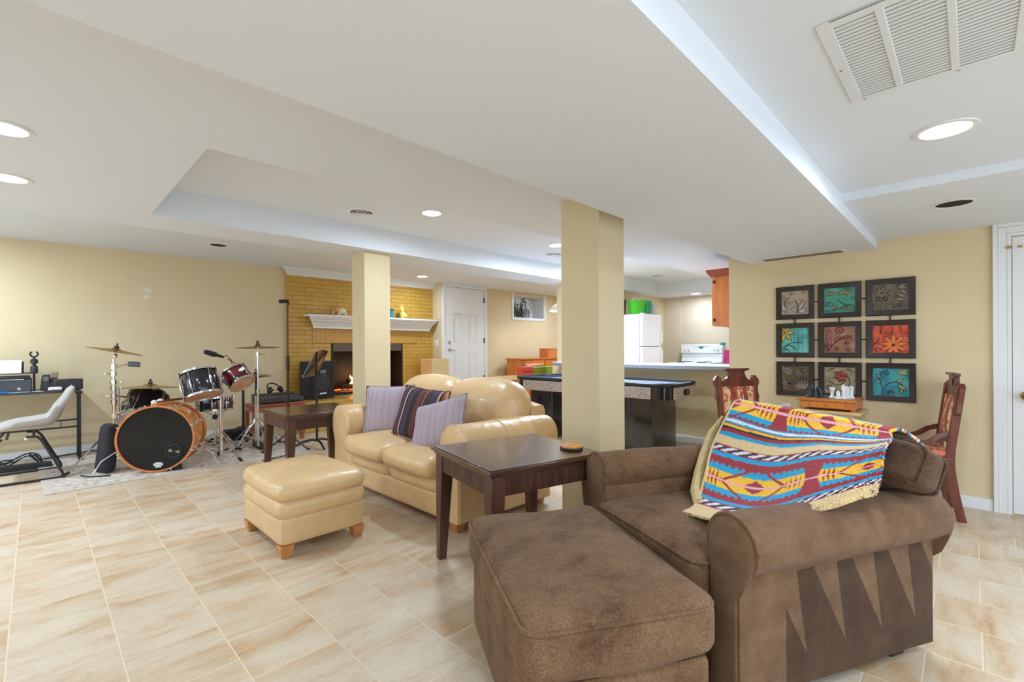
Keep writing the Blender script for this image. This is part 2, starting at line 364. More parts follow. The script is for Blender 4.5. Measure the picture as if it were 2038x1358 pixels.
pt = bpy.data.lights.new('daylight_portal', 'AREA'); pt.shape = 'RECTANGLE'; pt.size = PW; pt.size_y = PZ1 - .1; pt.cycles.is_portal = True
po = bpy.data.objects.new('daylight_portal', pt); COL.objects.link(po); po.location = ((PX0 + PX1) / 2, -3.02, PZ1 / 2 + .03); po.rotation_euler = (PI / 2, 0, 0)
sb('wall_right', WALL, (XR, 5.0, -2.9, 1.73, 0, Z3))
sb('wall_kitchen_side', WALL, (5.0, 9.3, 1.6, 1.73, 0, Z3))
sb('wall_kitchen_back', mat('pale_beige_paint', srgb(216, 202, 178), 0.6, vary=0.03, scale=2), (9.3, 9.42, 1.6, 7.15, 0, Z3), (9.26, 9.3, 4.25, 4.6, 0, Z2))
sb('wall_kitchen_left', WALL, (5.87, 9.3, 4.6, 4.745, 0, Z2))
sb('wall_half', WALL, (5.75, 5.87, 1.73, 4.745, 0, 0.92))
sb('trim_1', WALL, (5.72, 5.75, 1.73, 4.6, 0.87, 0.92))
# brick wall with firebox opening
FX0, FX1, FZ0, FZ1 = 3.36, 4.69, 0.45, 1.29
sb('wall_brick', BRICK, (2.68, FX0, YB, 7.6, 0, Z3), (FX1, 5.37, YB, 7.6, 0, Z3), (FX0, FX1, YB, 7.6, FZ1, Z3), (FX0, FX1, YB, 7.6, 0, FZ0))
sb('wall_return', WALL, (5.37, 5.42, YD, 7.6, 0, Z3))
WX0, WX1, WZ0, WZ1 = 7.34, 8.37, 1.86, 2.37
sb('wall_far', WALL, (5.42, WX0, YD, 7.6, 0, Z3), (WX1, 9.42, YD, 7.6, 0, Z3), (WX0, WX1, YD, 7.6, 0, WZ0), (WX0, WX1, YD, 7.6, WZ1, Z3))
# hearth
h = MB().box(2.68, 5.37, 6.76, YB, 0, 0.44)
struct('trim_2', h, BRICK, 0.008, 'gold painted raised brick hearth')
# crown moulding over the brick
prof = [(YB, Z3), (7.28, Z3), (7.28, Z3 - 0.015), (7.30, Z3 - 0.03), (7.33, Z3 - 0.045), (7.37, Z3 - 0.085), (7.385, Z3 - 0.095), (7.385, Z3 - 0.105), (YB, Z3 - 0.105)]
mb = MB(); mb.rings([[Vector((2.69 - (YB - y) * 1.0, y, z)) for y, z in prof], [Vector((5.37, y, z)) for y, z in prof]]); struct('trim_3', mb, TRIM, label='white crown moulding over the brick')
# baseboards
def base(name, x0, x1, y0, y1, h=0.085):
    mb = MB().box(x0, x1, y0, y1, 0, h * 0.85); dx, dy = (0.004 if x1 - x0 < 0.1 else 0), (0.004 if y1 - y0 < 0.1 else 0)
    mb.box(x0 + dx, x1 - dx * 0, y0 + dy, y1 - dy * 0, h * 0.85, h); struct(name, mb, TRIM, 0.002)
base('baseboard_left', -2.9, 2.68, YL - 0.016, YL)
base('baseboard_right', XR - 0.016, XR, -0.112, 1.73)
base('baseboard_half', 5.734, 5.75, 1.73, 4.745)
base('baseboard_far', 6.44, 9.3, YD - 0.016, YD)
# ---- right-hand door (narrow view), brass hinge-catch and knob
d = thing('door_1', 'white interior door at the right edge of the room', 'door', (XR, -0.21, 0)); d['kind'] = 'structure'
mb = MB().box(-0.012, 0.0, -0.82, 0, 0.012, 1.972); mb.box(-0.016, -0.012, -0.70, -0.12, 0.2, 0.85); mb.box(-0.016, -0.012, -0.70, -0.12, 1.05, 1.85)
mb.build('door_panel', TRIM, d, 0.003)
mb = MB()
for (a0, a1, t) in ((0.004, 0.028, 0.020), (0.028, 0.072, 0.026), (0.072, 0.098, 0.032)):
    mb.box(-t, 0, a0, a1, 0, 1.976 + a1); mb.box(-t, 0, -0.82 - a1, -0.82 - a0, 0, 1.976 + a1); mb.box(-t, 0, -0.82 - a0, a0, 1.976 + a0, 1.976 + a1)
mb.build('door_casing', TRIM, d, 0.003)
mb = MB().cyl((-0.012, -0.065, 0.85), (-0.02, -0.065, 0.85), 0.03); mb.cyl((-0.02, -0.065, 0.85), (-0.05, -0.065, 0.85), 0.011); mb.ball((-0.068, -0.065, 0.85), (0.024, 0.03, 0.03)); mb.build('door_knob', GOLDB, d)
mb = MB().box(-0.042, -0.03, 0.0, 0.03, 1.893, 1.908); mb.box(-0.024, -0.012, -0.05, -0.03, 1.893, 1.908); mb.cyl((-0.036, 0.03, 1.900), (-0.036, 0.0, 1.900), 0.008); mb.build('catch', GOLDB, d, 0.002)
# ---- far door
d = thing('door_2', 'white six panel exterior door beside the brick fireplace', 'door', (5.48, YD, 0)); d['kind'] = 'structure'
DW, DZ, DT = 0.97, 0.27, 2.375
mb = MB().box(0, DW, -0.018, 0.0, DZ, DT)
mb.build('door_panel', TRIM, d, 0.002)
mb = MB()
for x0, x1 in ((0.19, 0.40), (0.56, 0.77)):
    for z0, z1 in ((1.30, 1.88), (0.45, 1.13)):
        for a, t in ((0.0, 0.010), (0.02, 0.004), (0.035, 0.010)):
            pass
        mb.box(x0, x1, -0.024, -0.018, z0, z0 + 0.02); mb.box(x0, x1, -0.024, -0.018, z1 - 0.02, z1); mb.box(x0, x0 + 0.02, -0.024, -0.018, z0 + 0.02, z1 - 0.02); mb.box(x1 - 0.02, x1, -0.024, -0.018, z0 + 0.02, z1 - 0.02)
        mb.box(x0 + 0.04, x1 - 0.04, -0.023, -0.018, z0 + 0.04, z1 - 0.04)
mb.build('raised_panel', TRIM, d, 0.003)
mb = MB()
for a0, a1, t in ((0.004, 0.03, 0.022), (0.03, 0.085, 0.03)):
    mb.box(-a1, -a0, -t, 0, 0, DT + 0.005); mb.box(DW + a0, DW + a1, -t, 0, 0, DT + 0.005)
    mb.box(-a1, DW + a1, -t, 0, DT + 0.006, min(DT + a1, Z3))
mb.build('door_casing', TRIM, d, 0.003)
mb = MB().cyl((0.075, -0.018, 1.165), (0.075, -0.03, 1.165), 0.033); mb.tube([(0.075, -0.03, 1.165), (0.075, -0.065, 1.165), (0.10, -0.075, 1.163), (0.19, -0.075, 1.15)], 0.01, 8); mb.build('lever_handle', STEEL, d)
mb = MB().cyl((0.075, -0.018, 1.31), (0.075, -0.034, 1.31), 0.033); mb.cyl((0.075, -0.034, 1.31), (0.075, -0.04, 1.31), 0.016); mb.build('deadbolt', STEEL, d)
for z in (2.17, 1.35, 0.6):
    mb = MB().box(DW - 0.012, DW + 0.012, -0.032, -0.018, z - 0.05, z + 0.05); mb.build('hinge', BLACKM, d, 0.002)
# ---- basement window in its well, with the bicycle print on its pane
w = thing('window_1', 'small high basement window with a bicycle picture on its pane', 'window', (WX0, YD, WZ0)); w['kind'] = 'structure'
WW, WH = WX1 - WX0, WZ1 - WZ0
mb = MB()
for a in ((-0.05, 0.0, -0.05, WH + 0.03), (WW, WW + 0.05, -0.05, WH + 0.03)): mb.box(a[0], a[1], -0.014, 0, a[2], a[3])
mb.box(0, WW, -0.014, 0, -0.05, 0.0)
for b in ((0, 0.012, 0, 0.38, 0, WH), (WW - 0.012, WW, 0, 0.38, 0, WH), (0, WW, 0, 0.38, 0, 0.012), (0, WW, 0, 0.38, WH - 0.012, WH)): mb.box(*b)
mb.build('window_frame', TRIM, w, 0.002)
gm, gnt, gb = new_mat('printed_window_film')
gn = N(gnt, 'ShaderNodeTexNoise', Scale=7.0, Detail=6.0, Roughness=0.7); L(gnt, coords(gnt), gn.inputs['Vector'])
L(gnt, ramp(gnt, gn.outputs[0], [(0.3, srgb(150, 150, 148)), (0.5, srgb(205, 205, 205)), (0.62, srgb(236, 236, 236))]), gb.inputs['Base Color']); gb.inputs['Roughness'].default_value = 0.25
pane = MB().box(0.012, WW - 0.012, 0.34, 0.35, 0.012, WH - 0.012).build('pane', gm, w)
INK = mat('black_ink', (0.03, 0.03, 0.035), 0.5, vary=0.2)
bk = MB()
for ox, s in ((0.30, 1.0), (0.50, 1.05), (0.66, 1.1)):
    r = 0.105 * s; yb = 0.332
    for cx in (ox - 0.115 * s, ox + 0.125 * s):
        bk.tube([(cx + r * 0.62 * math.cos(a * PI / 14), yb, 0.03 + r + r * math.sin(a * PI / 14)) for a in range(28)], 0.006, 5, loop=True)
        for k in range(4): bk.tube([(cx + r * 0.6 * math.cos(k * PI / 4), yb, 0.03 + r + r * math.sin(k * PI / 4)), (cx - r * 0.6 * math.cos(k * PI / 4), yb, 0.03 + r - r * math.sin(k * PI / 4))], 0.002, 4)
    A = (ox - 0.115 * s, yb, 0.03 + r); B = (ox, yb, 0.03 + r * 0.9); C_ = (ox - 0.04 * s, yb, 0.03 + r * 2.5); D = (ox + 0.085 * s, yb, 0.03 + r * 2.6); E_ = (ox + 0.125 * s, yb, 0.03 + r)
    for a, b in ((A, B), (A, C_), (B, C_), (C_, D), (B, D), (D, E_)): bk.tube([a, b], 0.006, 5)
    bk.tube([(C_[0] - 0.03, yb, C_[2] + 0.03), (C_[0] + 0.04, yb, C_[2] + 0.03)], 0.012, 6); bk.tube([D, (D[0] - 0.01, yb, D[2] + 0.06), (D[0] + 0.04, yb, D[2] + 0.07)], 0.007, 6)
bk.box(0.42, 0.66, 0.330, 0.336, 0.03, 0.15)
bk.build('bicycle_print', INK, pane)
LEAFG = mat('dark_green_leaf', srgb(60, 110, 50), 0.6, vary=0.2)
mb = MB()
for k in range(7):
    a = rnd.uniform(0, 6.28); mb.ball((0.70 + rnd.uniform(-.06, .06), 0.325, WH - 0.06 + rnd.uniform(-.05, .03)), (0.03, 0.004, 0.012), 8)
mb.build('ivy_print', LEAFG, pane)
# ================================================================== FIREPLACE
fp = thing('fireplace', 'black firebox with glowing fire set in the gold brick wall', 'fireplace', (FX0, YB, FZ0))
FW, FH = FX1 - FX0, FZ1 - FZ0
mb = MB()
for b in ((0.002, 0.03, 0.0, 0.5, 0.002, FH - 0.002), (FW - 0.03, FW - 0.002, 0.0, 0.5, 0.002, FH - 0.002), (0.03, FW - 0.03, 0.46, 0.5, 0.002, FH - 0.002), (0.03, FW - 0.03, 0.0, 0.46, 0.002, 0.03), (0.03, FW - 0.03, 0.0, 0.46, FH - 0.03, FH - 0.002)): mb.box(*b)
mb.build('firebox', mat('soot_black_steel', (0.008, 0.008, 0.009), 0.6, vary=0.3), fp)
mb = MB().box(0.03, FW - 0.03, -0.012, 0.02, FH - 0.135, FH - 0.006); mb.build('smoke_hood', mat('bronze_grey_metal', srgb(96, 84, 70), 0.45, 0.4, vary=0.1), fp, 0.004)
mb = MB().box(0.0, FW, -0.02, -0.001, -0.02, 0.02); mb.box(0.0, 0.03, -0.014, -0.001, 0.02, FH - 0.006); mb.box(FW - 0.03, FW, -0.014, -0.001, 0.02, FH - 0.006); mb.build('door_frame', BLACKM, fp, 0.003)
LOG = mat('charred_log', srgb(58, 36, 26), 0.9, vary=0.5, scale=14, bmp=0.8, bscale=30)
for (a, b, r) in (((0.25, 0.2, 0.10), (1.05, 0.24, 0.11), 0.05), ((0.3, 0.32, 0.11), (1.0, 0.3, 0.10), 0.055), ((0.38, 0.2, 0.19), (0.9, 0.33, 0.2), 0.045)):
    n = 7; pts = [Vector(a).lerp(Vector(b), i / (n - 1)) + Vector((0, rnd.uniform(-.01, .01), rnd.uniform(-.01, .01))) for i in range(n)]
    MB().tube(pts, r, 10, [r * rnd.uniform(0.85, 1.1) for _ in pts]).build('log', LOG, fp)
FLAME = mat('flame', (1, 0.5, 0.1), 0.5, emit=((1.0, 0.42, 0.08), 9))
EMBER = mat('ember', (0.6, 0.1, 0.02), 0.8, emit=((1.0, 0.16, 0.02), 1.6))
mb = MB()
for (x, hgt, y) in ((0.44, 0.16, 0.2), (0.52, 0.25, 0.22), (0.57, 0.2, 0.19), (0.63, 0.30, 0.22), (0.71, 0.22, 0.22), (0.78, 0.15, 0.21), (0.48, 0.12, 0.18)):
    pts = [(x + 0.02 * math.sin(k * 1.3 + x * 9), y, 0.14 + hgt * k / 6) for k in range(7)]
    mb.tube(pts, 0.03, 8, [0.012, 0.034, 0.036, 0.028, 0.02, 0.011, 0.002])
mb.build('flame', FLAME, fp)
mb = MB()
mb.rings([[Vector((x, y, 0.034 + (0.03 + rnd.uniform(-.012, .012)) * (y > 0.11) * (y < 0.31))) for y in (0.1, 0.14, 0.18, 0.22, 0.26, 0.30, 0.33)] for x in [0.2 + 0.03 * k for k in range(30)]], caps=False, closed=False)
mb.build('ember_bed', EMBER, fp)
mb = MB()
for k in range(9): mb.cyl((0.22 + k * 0.1, 0.08, 0.05), (0.22 + k * 0.1, 0.08, 0.17), 0.008, n=8)
mb.cyl((0.16, 0.08, 0.05), (1.1, 0.08, 0.05), 0.01, n=8); mb.cyl((0.16, 0.08, 0.15), (1.1, 0.08, 0.15), 0.008, n=8); mb.build('grate', BLACKM, fp)
fl = bpy.data.lights.new('fire_glow', 'POINT'); fl.energy = 2.2; fl.color = (1, 0.4, 0.1); fl.shadow_soft_size = 0.1
flo = bpy.data.objects.new('fire_glow', fl); COL.objects.link(flo); flo.parent = fp; flo.location = (0.6, 0.17, 0.30)
sb('trim_4', SOLD, (3.06, 4.99, YB - 0.012, YB, FZ1 + 0.002, 1.53))
# mantel shelf
mt = thing('mantel_shelf', 'white moulded mantel shelf on the gold brick wall', 'mantel', (2.92, YB, 1.525))
MW = 2.43
mb = MB().box(0, MW, -0.20, -0.001, 0.18, 0.212); mb.build('shelf_board', TRIM, mt, 0.004)
pr = [(0.0, 0.0), (-0.085, 0.0), (-0.085, 0.03), (-0.095, 0.04), (-0.11, 0.075), (-0.135, 0.105), (-0.15, 0.115), (-0.15, 0.13), (-0.175, 0.15), (-0.18, 0.18), (0.0, 0.18)]
mb = MB(); mb.rings([[Vector((0.20 + y, min(y, -0.001), z)) for y, z in pr], [Vector((MW - 0.2 - y - 0.0, min(y, -0.001), z)) for y, z in pr]]); mb.build('moulding', TRIM, mt, 0.0)
# light switch on the return, outlet on the picture wall
t = thing('light_switch', 'white light switch plate between brick and far door', 'switch', (5.37, 7.27, 1.30))
MB().box(-0.006, 0, -0.04, 0.04, -0.06, 0.06).build('plate', WHITE, t, 0.002); MB().box(-0.016, -0.006, -0.008, 0.008, -0.012, 0.02).build('toggle', WHITE, t, 0.002)
t = thing('wall_outlet', 'white outlet plate low on beige wall left of the chess table', 'outlet', P(1566, 815, x=XR))
MB().box(-0.006, 0, -0.036, 0.036, -0.058, 0.058).build('plate', WHITE, t, 0.002)
for z in (-0.02, 0.02): MB().box(-0.009, -0.006, -0.013, 0.013, z - 0.014, z + 0.014).build('socket', WHITE, t, 0.003)
# patched paint on the drum wall
mb = MB()
for (px, py, r1, r2, n) in ((294, 578, 0.046, 0.040, 18), (291, 591, 0.038, 0.030, 14)):
    c = P(px, py, y=YL - 0.0015); mb.prism([(c.x + r1 * (1 + rnd.uniform(-.12, .12)) * math.cos(a * 2 * PI / n), YL - 0.0015, c.z + r2 * (1 + rnd.uniform(-.12, .12)) * math.sin(a * 2 * PI / n)) for a in range(n)], (0, 0.0014, 0))
o = mb.build('spackle_patch', mat('dry_spackle', srgb(226, 218, 196), 0.9, vary=0.03)); tag(o, 'pale spackle patch on the beige wall above the drums', 'wall patch')
# ================================================================== COLUMNS
o = MB().box(2.575, 2.881, 1.727, 2.043, 0, Z2).build('column', WALL, None, 0.004); o['kind'] = 'structure'; o['label'] = 'beige square column behind the nearer dark end table'
o = MB().box(2.384, 2.683, 4.467, 4.738, 0, Z2).build('column', WALL, None, 0.004); o['kind'] = 'structure'; o['label'] = 'beige square column in front of the fireplace'
# ================================================================== CEILING FITTINGS
def downlight(p, label, r=0.085, watts=1.0, spread=176):
    t = thing('downlight', label, 'ceiling light', p, 0, 'recessed ceiling downlights')
    mb = MB(); mb.lathe([(r + 0.022, -0.001), (r + 0.02, -0.005), (r, -0.006), (r - 0.004, -0.001)], 32, caps=False); mb.build('trim_ring', TRIM, t)
    mb = MB(); mb.lathe([(r - 0.002, -0.0045), (r * 0.9, -0.0035), (1e-4, -0.003)], 32, caps=False); mb.build('lens', LAMP, t)
    l = bpy.data.lights.new('lamp', 'AREA'); l.shape = 'DISK'; l.size = 2 * r * 0.95; l.energy = LAMP_W * watts; l.color = (0.71, 0.86, 1.06); l.spread = math.radians(spread)
    lo = bpy.data.objects.new('lamp', l); COL.objects.link(lo); lo.parent = t; lo.location = (0, 0, -0.012)
    return t
downlight((2.53, 3.496, Z3), 'lit downlight in the tray nearest the round ceiling vent', watts=0.95)
downlight((4.40, 3.558, Z3), 'lit downlight half hidden behind the large column')
downlight((4.66, 6.72, Z3), 'lit downlight in front of the fireplace mantel', watts=0.75)
downlight(P(1881, 258, z=2.12), 'lit downlight near the white return grille', watts=0.62)
downlight((-0.10, 3.13, Z2), 'upper of the two downlights cut by the left picture edge', watts=0.4)
downlight((-0.11, 4.02, Z2), 'lower of the two downlights cut by the left picture edge', watts=0.5)
downlight((8.85, 3.75, Z2), 'lit downlight over the kitchen stove', watts=0.45)
for p in ((-0.9, 6.4, Z3), (-1.9, 5.0, Z2), (0.6, -0.3, 2.12), (-1.4, -0.2, 2.12), (2.4, -1.7, 2.12), (0.2, -1.9, 2.12), (6.0, 4.1, Z3), (8.2, 6.0, Z3), (5.0, 3.3, Z3), (7.4, 2.3, Z2)):  # lamps added out of sight to even out the brightness
    downlight(p, 'added ceiling downlight outside the view, to brighten the room', watts=1.5 if p[0] > 5.5 else (2.2 if p[0] > 4.5 else 2.0 if p[1] > 4.5 else 1.0))['group'] = 'added ceiling downlights outside the view'
def roundvent(p, label):
    t = thing('round_vent', label, 'ceiling vent', p, 0, 'round ceiling air vents')
    MB().lathe([(0.135, -0.001), (0.13, -0.006), (0.1, -0.012), (0.092, -0.006)], 32, caps=False).build('rim', TRIM, t)
    MB().lathe([(0.094, -0.0005), (1e-4, -0.0005)], 24, caps=False).build('throat', DARKHOLE, t)
    for r0 in (0.068, 0.04): MB().lathe([(r0, -0.004), (r0 + 0.014, -0.02), (r0 + 0.016, -0.019), (r0 + 0.003, -0.003)], 28, caps=False).build('cone', TRIM, t)
    MB().lathe([(1e-4, -0.024), (0.022, -0.022), (0.024, -0.018), (1e-4, -0.016)], 20, caps=False).build('cap', TRIM, t)
roundvent((2.06, 3.91, Z3), 'round white air vent left of the tray downlight')
roundvent((4.80, 3.914, Z3), 'round white air vent half hidden behind the large column')
roundvent((7.54, 3.87, Z3), 'round white air vent in the kitchen ceiling')
def openhole(p, label):
    t = thing('open_light_can', label, 'ceiling light', p, 0, 'unlit recessed ceiling cans')
    MB().lathe([(0.105, -0.001), (0.103, -0.004), (0.086, -0.005), (0.084, -0.001)], 32, caps=False).build('trim_ring', TRIM, t)
    MB().lathe([(0.085, -0.0015), (1e-4, -0.001)], 28, caps=False).build('can', DARKHOLE, t)
openhole((1.52, 6.34, Z3), 'black unlit can light in the ceiling above the drum kit')
openhole(P(1898, 405, z=2.072), 'black unlit can light in the ceiling before the right door')
# big return grille
g0 = P(1693, 205, z=2.12)
t = thing('return_grille', 'large white louvred return air grille in the near ceiling', 'air grille', (1.56, 0.315, 2.12))
GX = g0.x - 1.56; GP = 0.315 - (P(1783, 168, z=2.12).y + P(1797, 164, z=2.12).y) / 2; GY = GP * 4
mb = MB()
mb.box(0, GX, -0.035, 0, -0.006, -0.0004); mb.box(0, GX, -GY, -GY + 0.035, -0.006, -0.0004); mb.box(0, 0.03, -GY + 0.035, -0.035, -0.006, -0.0004); mb.box(GX - 0.03, GX, -GY + 0.035, -0.035, -0.006, -0.0004)
for k in (1, 2, 3): mb.box(0.03, GX - 0.03, -k * GY / 4 - 0.010, -k * GY / 4 + 0.010, -0.005, -0.0004)
GRIL = mat('white_grille_enamel', srgb(226, 229, 230), 0.45, vary=0.01)
mb.build('frame', GRIL, t, 0.002)
mb = MB().box(0.02, GX - 0.02, -GY + 0.02, -0.02, -0.0006, -0.0002); mb.build('backing', mat('grey_duct_shadow', srgb(188, 190, 190), 0.8, vary=0.05), t)
mb = MB(); x = 0.030
while x < GX - 0.045:
    mb.box(x, x + 0.0122, -GY + 0.034, -0.034, -0.0024, -0.0014); x += 0.0202
mb.build('louvres', GRIL, t)
for (px, py) in ((1662, 140), (1714, 197), (1898, 143)):
    p = P(px, py, z=2.12); MB().cyl((min(GX - .015, p.x - 1.56 + .006), min(-.012, p.y - 0.315 - .012), -0.0075), (min(GX - .015, p.x - 1.56 + .006), min(-.012, p.y - 0.315 - .012), -0.0055), 0.004, n=8).build('screw', STEEL, t)
# slot vent under the beam
a, b_, c_ = P(1508, 512, z=Z1), P(1531, 522, z=Z1), P(1686, 502, z=Z1)
t = thing('slot_vent', 'long tan slatted air vent under the beam by the pictures', 'air vent', (4.70, 1.06, Z1))
mb = MB(); W2, H2 = 0.085, 0.33
mb.box(-W2, W2, -H2, -H2 + 0.03, -0.008, -0.001); mb.box(-W2, W2, H2 - 0.03, H2, -0.008, -0.001); mb.box(-W2, -W2 + 0.02, -H2 + 0.03, H2 - 0.03, -0.008, -0.001); mb.box(W2 - 0.02, W2, -H2 + 0.03, H2 - 0.03, -0.008, -0.001); mb.build('frame', TRIM, t, 0.002)
mb = MB().box(-W2 + 0.01, W2 - 0.01, -H2 + 0.02, H2 - 0.02, -0.0015, -0.0005); mb.build('throat', mat('dark_tan_duct', srgb(84, 72, 54), 0.8, vary=0.1), t)
mb = MB(); y = -H2 + 0.035
while y < H2 - 0.035: mb.box(-W2 + 0.02, W2 - 0.02, y, y + 0.006, -0.008, -0.002); y += 0.016
mb.build('louvres', mat('tan_vent_slat', srgb(176, 158, 124), 0.5, vary=0.1), t)
# ================================================================== SOFT FURNITURE
def pillow(mb, w, h, t, M, n=16, ear=0.06, lump=0.0):
    fr = {}
    for s in (1, -1):
        for i in range(n + 1):
            for j in range(n + 1):
                edge = i in (0, n) or j in (0, n)
                if s == -1 and edge: continue
                u, v = 2 * i / n - 1, 2 * j / n - 1
                th = t / 2 * (max(0, (1 - u ** 4)) * max(0, (1 - v ** 4))) ** 0.55
                if lump: th *= 1 + lump * math.sin(3.1 * u + 1.3 * v + s) * math.cos(2.3 * v - u)
                x = w / 2 * u * (1 - ear * (1 - v * v)); y = h / 2 * v * (1 - ear * (1 - u * u))
                fr[(s, i, j)] = mb.v(M @ Vector((x, y, s * th)))
    def g(s, i, j): return fr[(1, i, j)] if (i in (0, n) or j in (0, n)) else fr[(s, i, j)]
    for i in range(n):
        for j in range(n):
            mb.face([g(1, i, j), g(1, i + 1, j), g(1, i + 1, j + 1), g(1, i, j + 1)])
            mb.face([g(-1, i, j), g(-1, i, j + 1), g(-1, i + 1, j + 1), g(-1, i + 1, j)])
    return mb
def arm_mesh(x0, x1, cy, cz, r, yi, yo, zb, flare=0.0, n=22, droop=0.0, bulge=0.018, squash=1.0):
    """rolled arm: section in y,z swept along x; yi inner and yo outer face of the panel below the roll"""
    sgn = 1 if yo < yi else -1                      # +1: outer side is towards -y
    ai, ao = math.radians(-32), math.radians(212)
    sec = [(yi, zb), (yi, cz - r * 0.9)]
    for k in range(n + 1):
        a = ai + (ao - ai) * k / n
        sec.append((cy + sgn * r * math.cos(a), cz + r * squash * math.sin(a)))
    sec += [(yo, cz - r * 0.95), (yo, zb)]
    c = Vector((0, sum(p[0] for p in sec) / len(sec), cz * 0.8))
    rs = []
    xs = [(-bulge, 0.62), (-bulge * 0.75, 0.86), (-bulge * 0.25, 0.965), (0.0, 1.0)]
    for dx, k in xs: rs.append([Vector((x0 + dx, c.y + (y - c.y) * k, zb + (z - zb) * (0.5 + 0.5 * k) if z > zb else zb)) for y, z in sec])
    m = 8
    for i in range(1, m + 1):
        f = i / m
        rs.append([Vector((x0 + (x1 - x0) * f, y, z - droop * f * f + 0.004 * math.sin(9 * f + y * 20))) for y, z in sec])
    for dx, k in reversed(xs[:-1]): rs.append([Vector((x1 - dx, c.y + (y - c.y) * k, zb + (z - droop - zb) * (0.5 + 0.5 * k))) for y, z in sec])
    return MB().rings(rs), sec
def rect_loop(x0, x1, y0, y1, z, r, n=6, dz=None):
    pts = []
    for (cx, cy, a0) in ((x1 - r, y1 - r, 0), (x0 + r, y1 - r, 90), (x0 + r, y0 + r, 180), (x1 - r, y0 + r, 270)):
        for k in range(n + 1):
            a = math.radians(a0 + 90 * k / n); x, y = cx + r * math.cos(a), cy + r * math.sin(a)
            pts.append((x, y, z + (dz(x, y) if dz else 0)))
    return pts
# ---- tan leather loveseat
ls = thing('loveseat', 'tan leather two seat sofa with rolled arms and three cushions on it', 'sofa', (1.85, 2.32, 0))
LW = 1.80
MB().rbox((0.50, LW / 2, 0.155), (0.94, LW - 0.10, 0.17), 0.02, n=8).build('base', LEATH, ls)
mb = MB()
for c in (0.53, 1.155): mb.rbox((0.32, c, 0.285), (0.60, 0.635, 0.15), 0.06, puff=0.02, n=10)
mb.build('front_roll', LEATH, ls)
for c in (0.53, 1.155): MB().rbox((0.31, c, 0.400), (0.72, 0.625, 0.145), 0.065, puff=0.035, n=14).build('seat_cushion', LEATH, ls)
for yi, yo, cy, rr_ in ((0.215, 0.015, 0.075, 0.142), (LW - 0.33, LW - 0.015, LW - 0.125, 0.158)):
    mb, sec = arm_mesh(0.05, 0.94, cy, 0.705 - rr_, rr_, yi, yo, 0.075, droop=0.02)
    a = mb.build('arm', LEATH, ls)
    MB().tube([(0.052, y, z) for y, z in sec], 0.005, 6).build('piping', LEATH, a)
    for xx in (0.42, 0.72): MB().tube([(xx, y, z - 0.02 * ((xx - .06) / .87) ** 2 + 0.0005) for y, z in sec[2:-2]], 0.0035, 6).build('seam', LEATH, a)
MB().rbox((0.93, LW / 2, 0.42), (0.20, LW - 0.20, 0.70), 0.07, n=10).build('back_frame', LEATH, ls)
for c, k in ((0.53, 1), (1.27, -1)):
    Mx = Matrix.Translation((0.76, c, 0.665)) @ Euler((0, math.radians(9), 0)).to_matrix().to_4x4()
    b = MB().rbox((0, 0, 0), (0.32, 0.80, 0.50), 0.15, puff=0.05, n=16, M=Mx).build('back_cushion', LEATH, ls)
for x, y in ((0.10, 0.10), (0.10, LW - 0.10), (0.90, 0.10), (0.90, LW - 0.10)):
    MB().hexa([(x - 0.03, y - 0.03, 0), (x + 0.03, y - 0.03, 0), (x + 0.03, y + 0.03, 0), (x - 0.03, y + 0.03, 0)], [(x - 0.042, y - 0.042, 0.072), (x + 0.042, y - 0.042, 0.072), (x + 0.042, y + 0.042, 0.072), (x - 0.042, y + 0.042, 0.072)]).build('foot', LWOOD, ls, 0.004)
# cushions on it
LAV = stripes_mat('lavender_ribbed_cloth', [srgb(168, 152, 158), srgb(158, 142, 150), srgb(176, 161, 167)], 0, 260, bscale=150)
STR = stripes_mat('striped_velvet', [srgb(44, 30, 34), srgb(110, 48, 44), srgb(30, 28, 40), srgb(190, 150, 120), srgb(70, 50, 56), srgb(56, 56, 90), srgb(150, 84, 56), srgb(36, 26, 28)], 0, 62)
def cushion(name, label, m, pos, w, h, t, rot, tassel=False, group=None, trim=None):
    o = thing(name, label, 'cushion', pos); o.rotation_euler = rot
    if group: o['group'] = group
    mb = MB(); pillow(mb, w, h, t, Matrix(), lump=0.08); mb.build('cover', m, o)
    if trim:
        pts = []
        for i in range(96):
            q_ = i / 24; e = int(q_); f = q_ - e; u, v = ((2 * f - 1, 1), (1, 1 - 2 * f), (1 - 2 * f, -1), (-1, 2 * f - 1))[e]
            pts.append((w / 2 * u * (1 - .06 * (1 - v * v)) * (1 + .012 * (i % 2)), h / 2 * v * (1 - .06 * (1 - u * u)) * (1 + .012 * (i % 2)), rnd.uniform(-.003, .003)))
        MB().tube(pts, 0.0032, 5, loop=True).build('frayed_edge', trim, o)
    return o
def face_rot(yaw, lean, roll=0):                    # local z = face normal
    m = Matrix.Rotation(yaw, 3, 'Z') @ Matrix.Rotation(PI / 2 - lean, 3, 'Y') @ Matrix.Rotation(PI / 2 + roll, 3, 'Z')
    return m.to_euler()
FRINGE = mat('grey_fringe', srgb(110, 100, 110), 0.9, vary=0.2)
FRINGE_D = mat('dark_fringe', srgb(50, 40, 46), 0.9, vary=0.2)
cushion('throw_pillow', 'lavender ribbed cushion against the far arm of the tan sofa', LAV, (2.20, 3.70, 0.66), 0.46, 0.44, 0.15, face_rot(PI + 0.62, 0.30, 0.03), trim=FRINGE)
cushion('throw_pillow', 'dark multicoloured striped cushion in the middle of the tan sofa', STR, (2.19, 3.20, 0.67), 0.50, 0.44, 0.14, face_rot(PI + 0.22, 0.36, -0.08), trim=FRINGE_D)
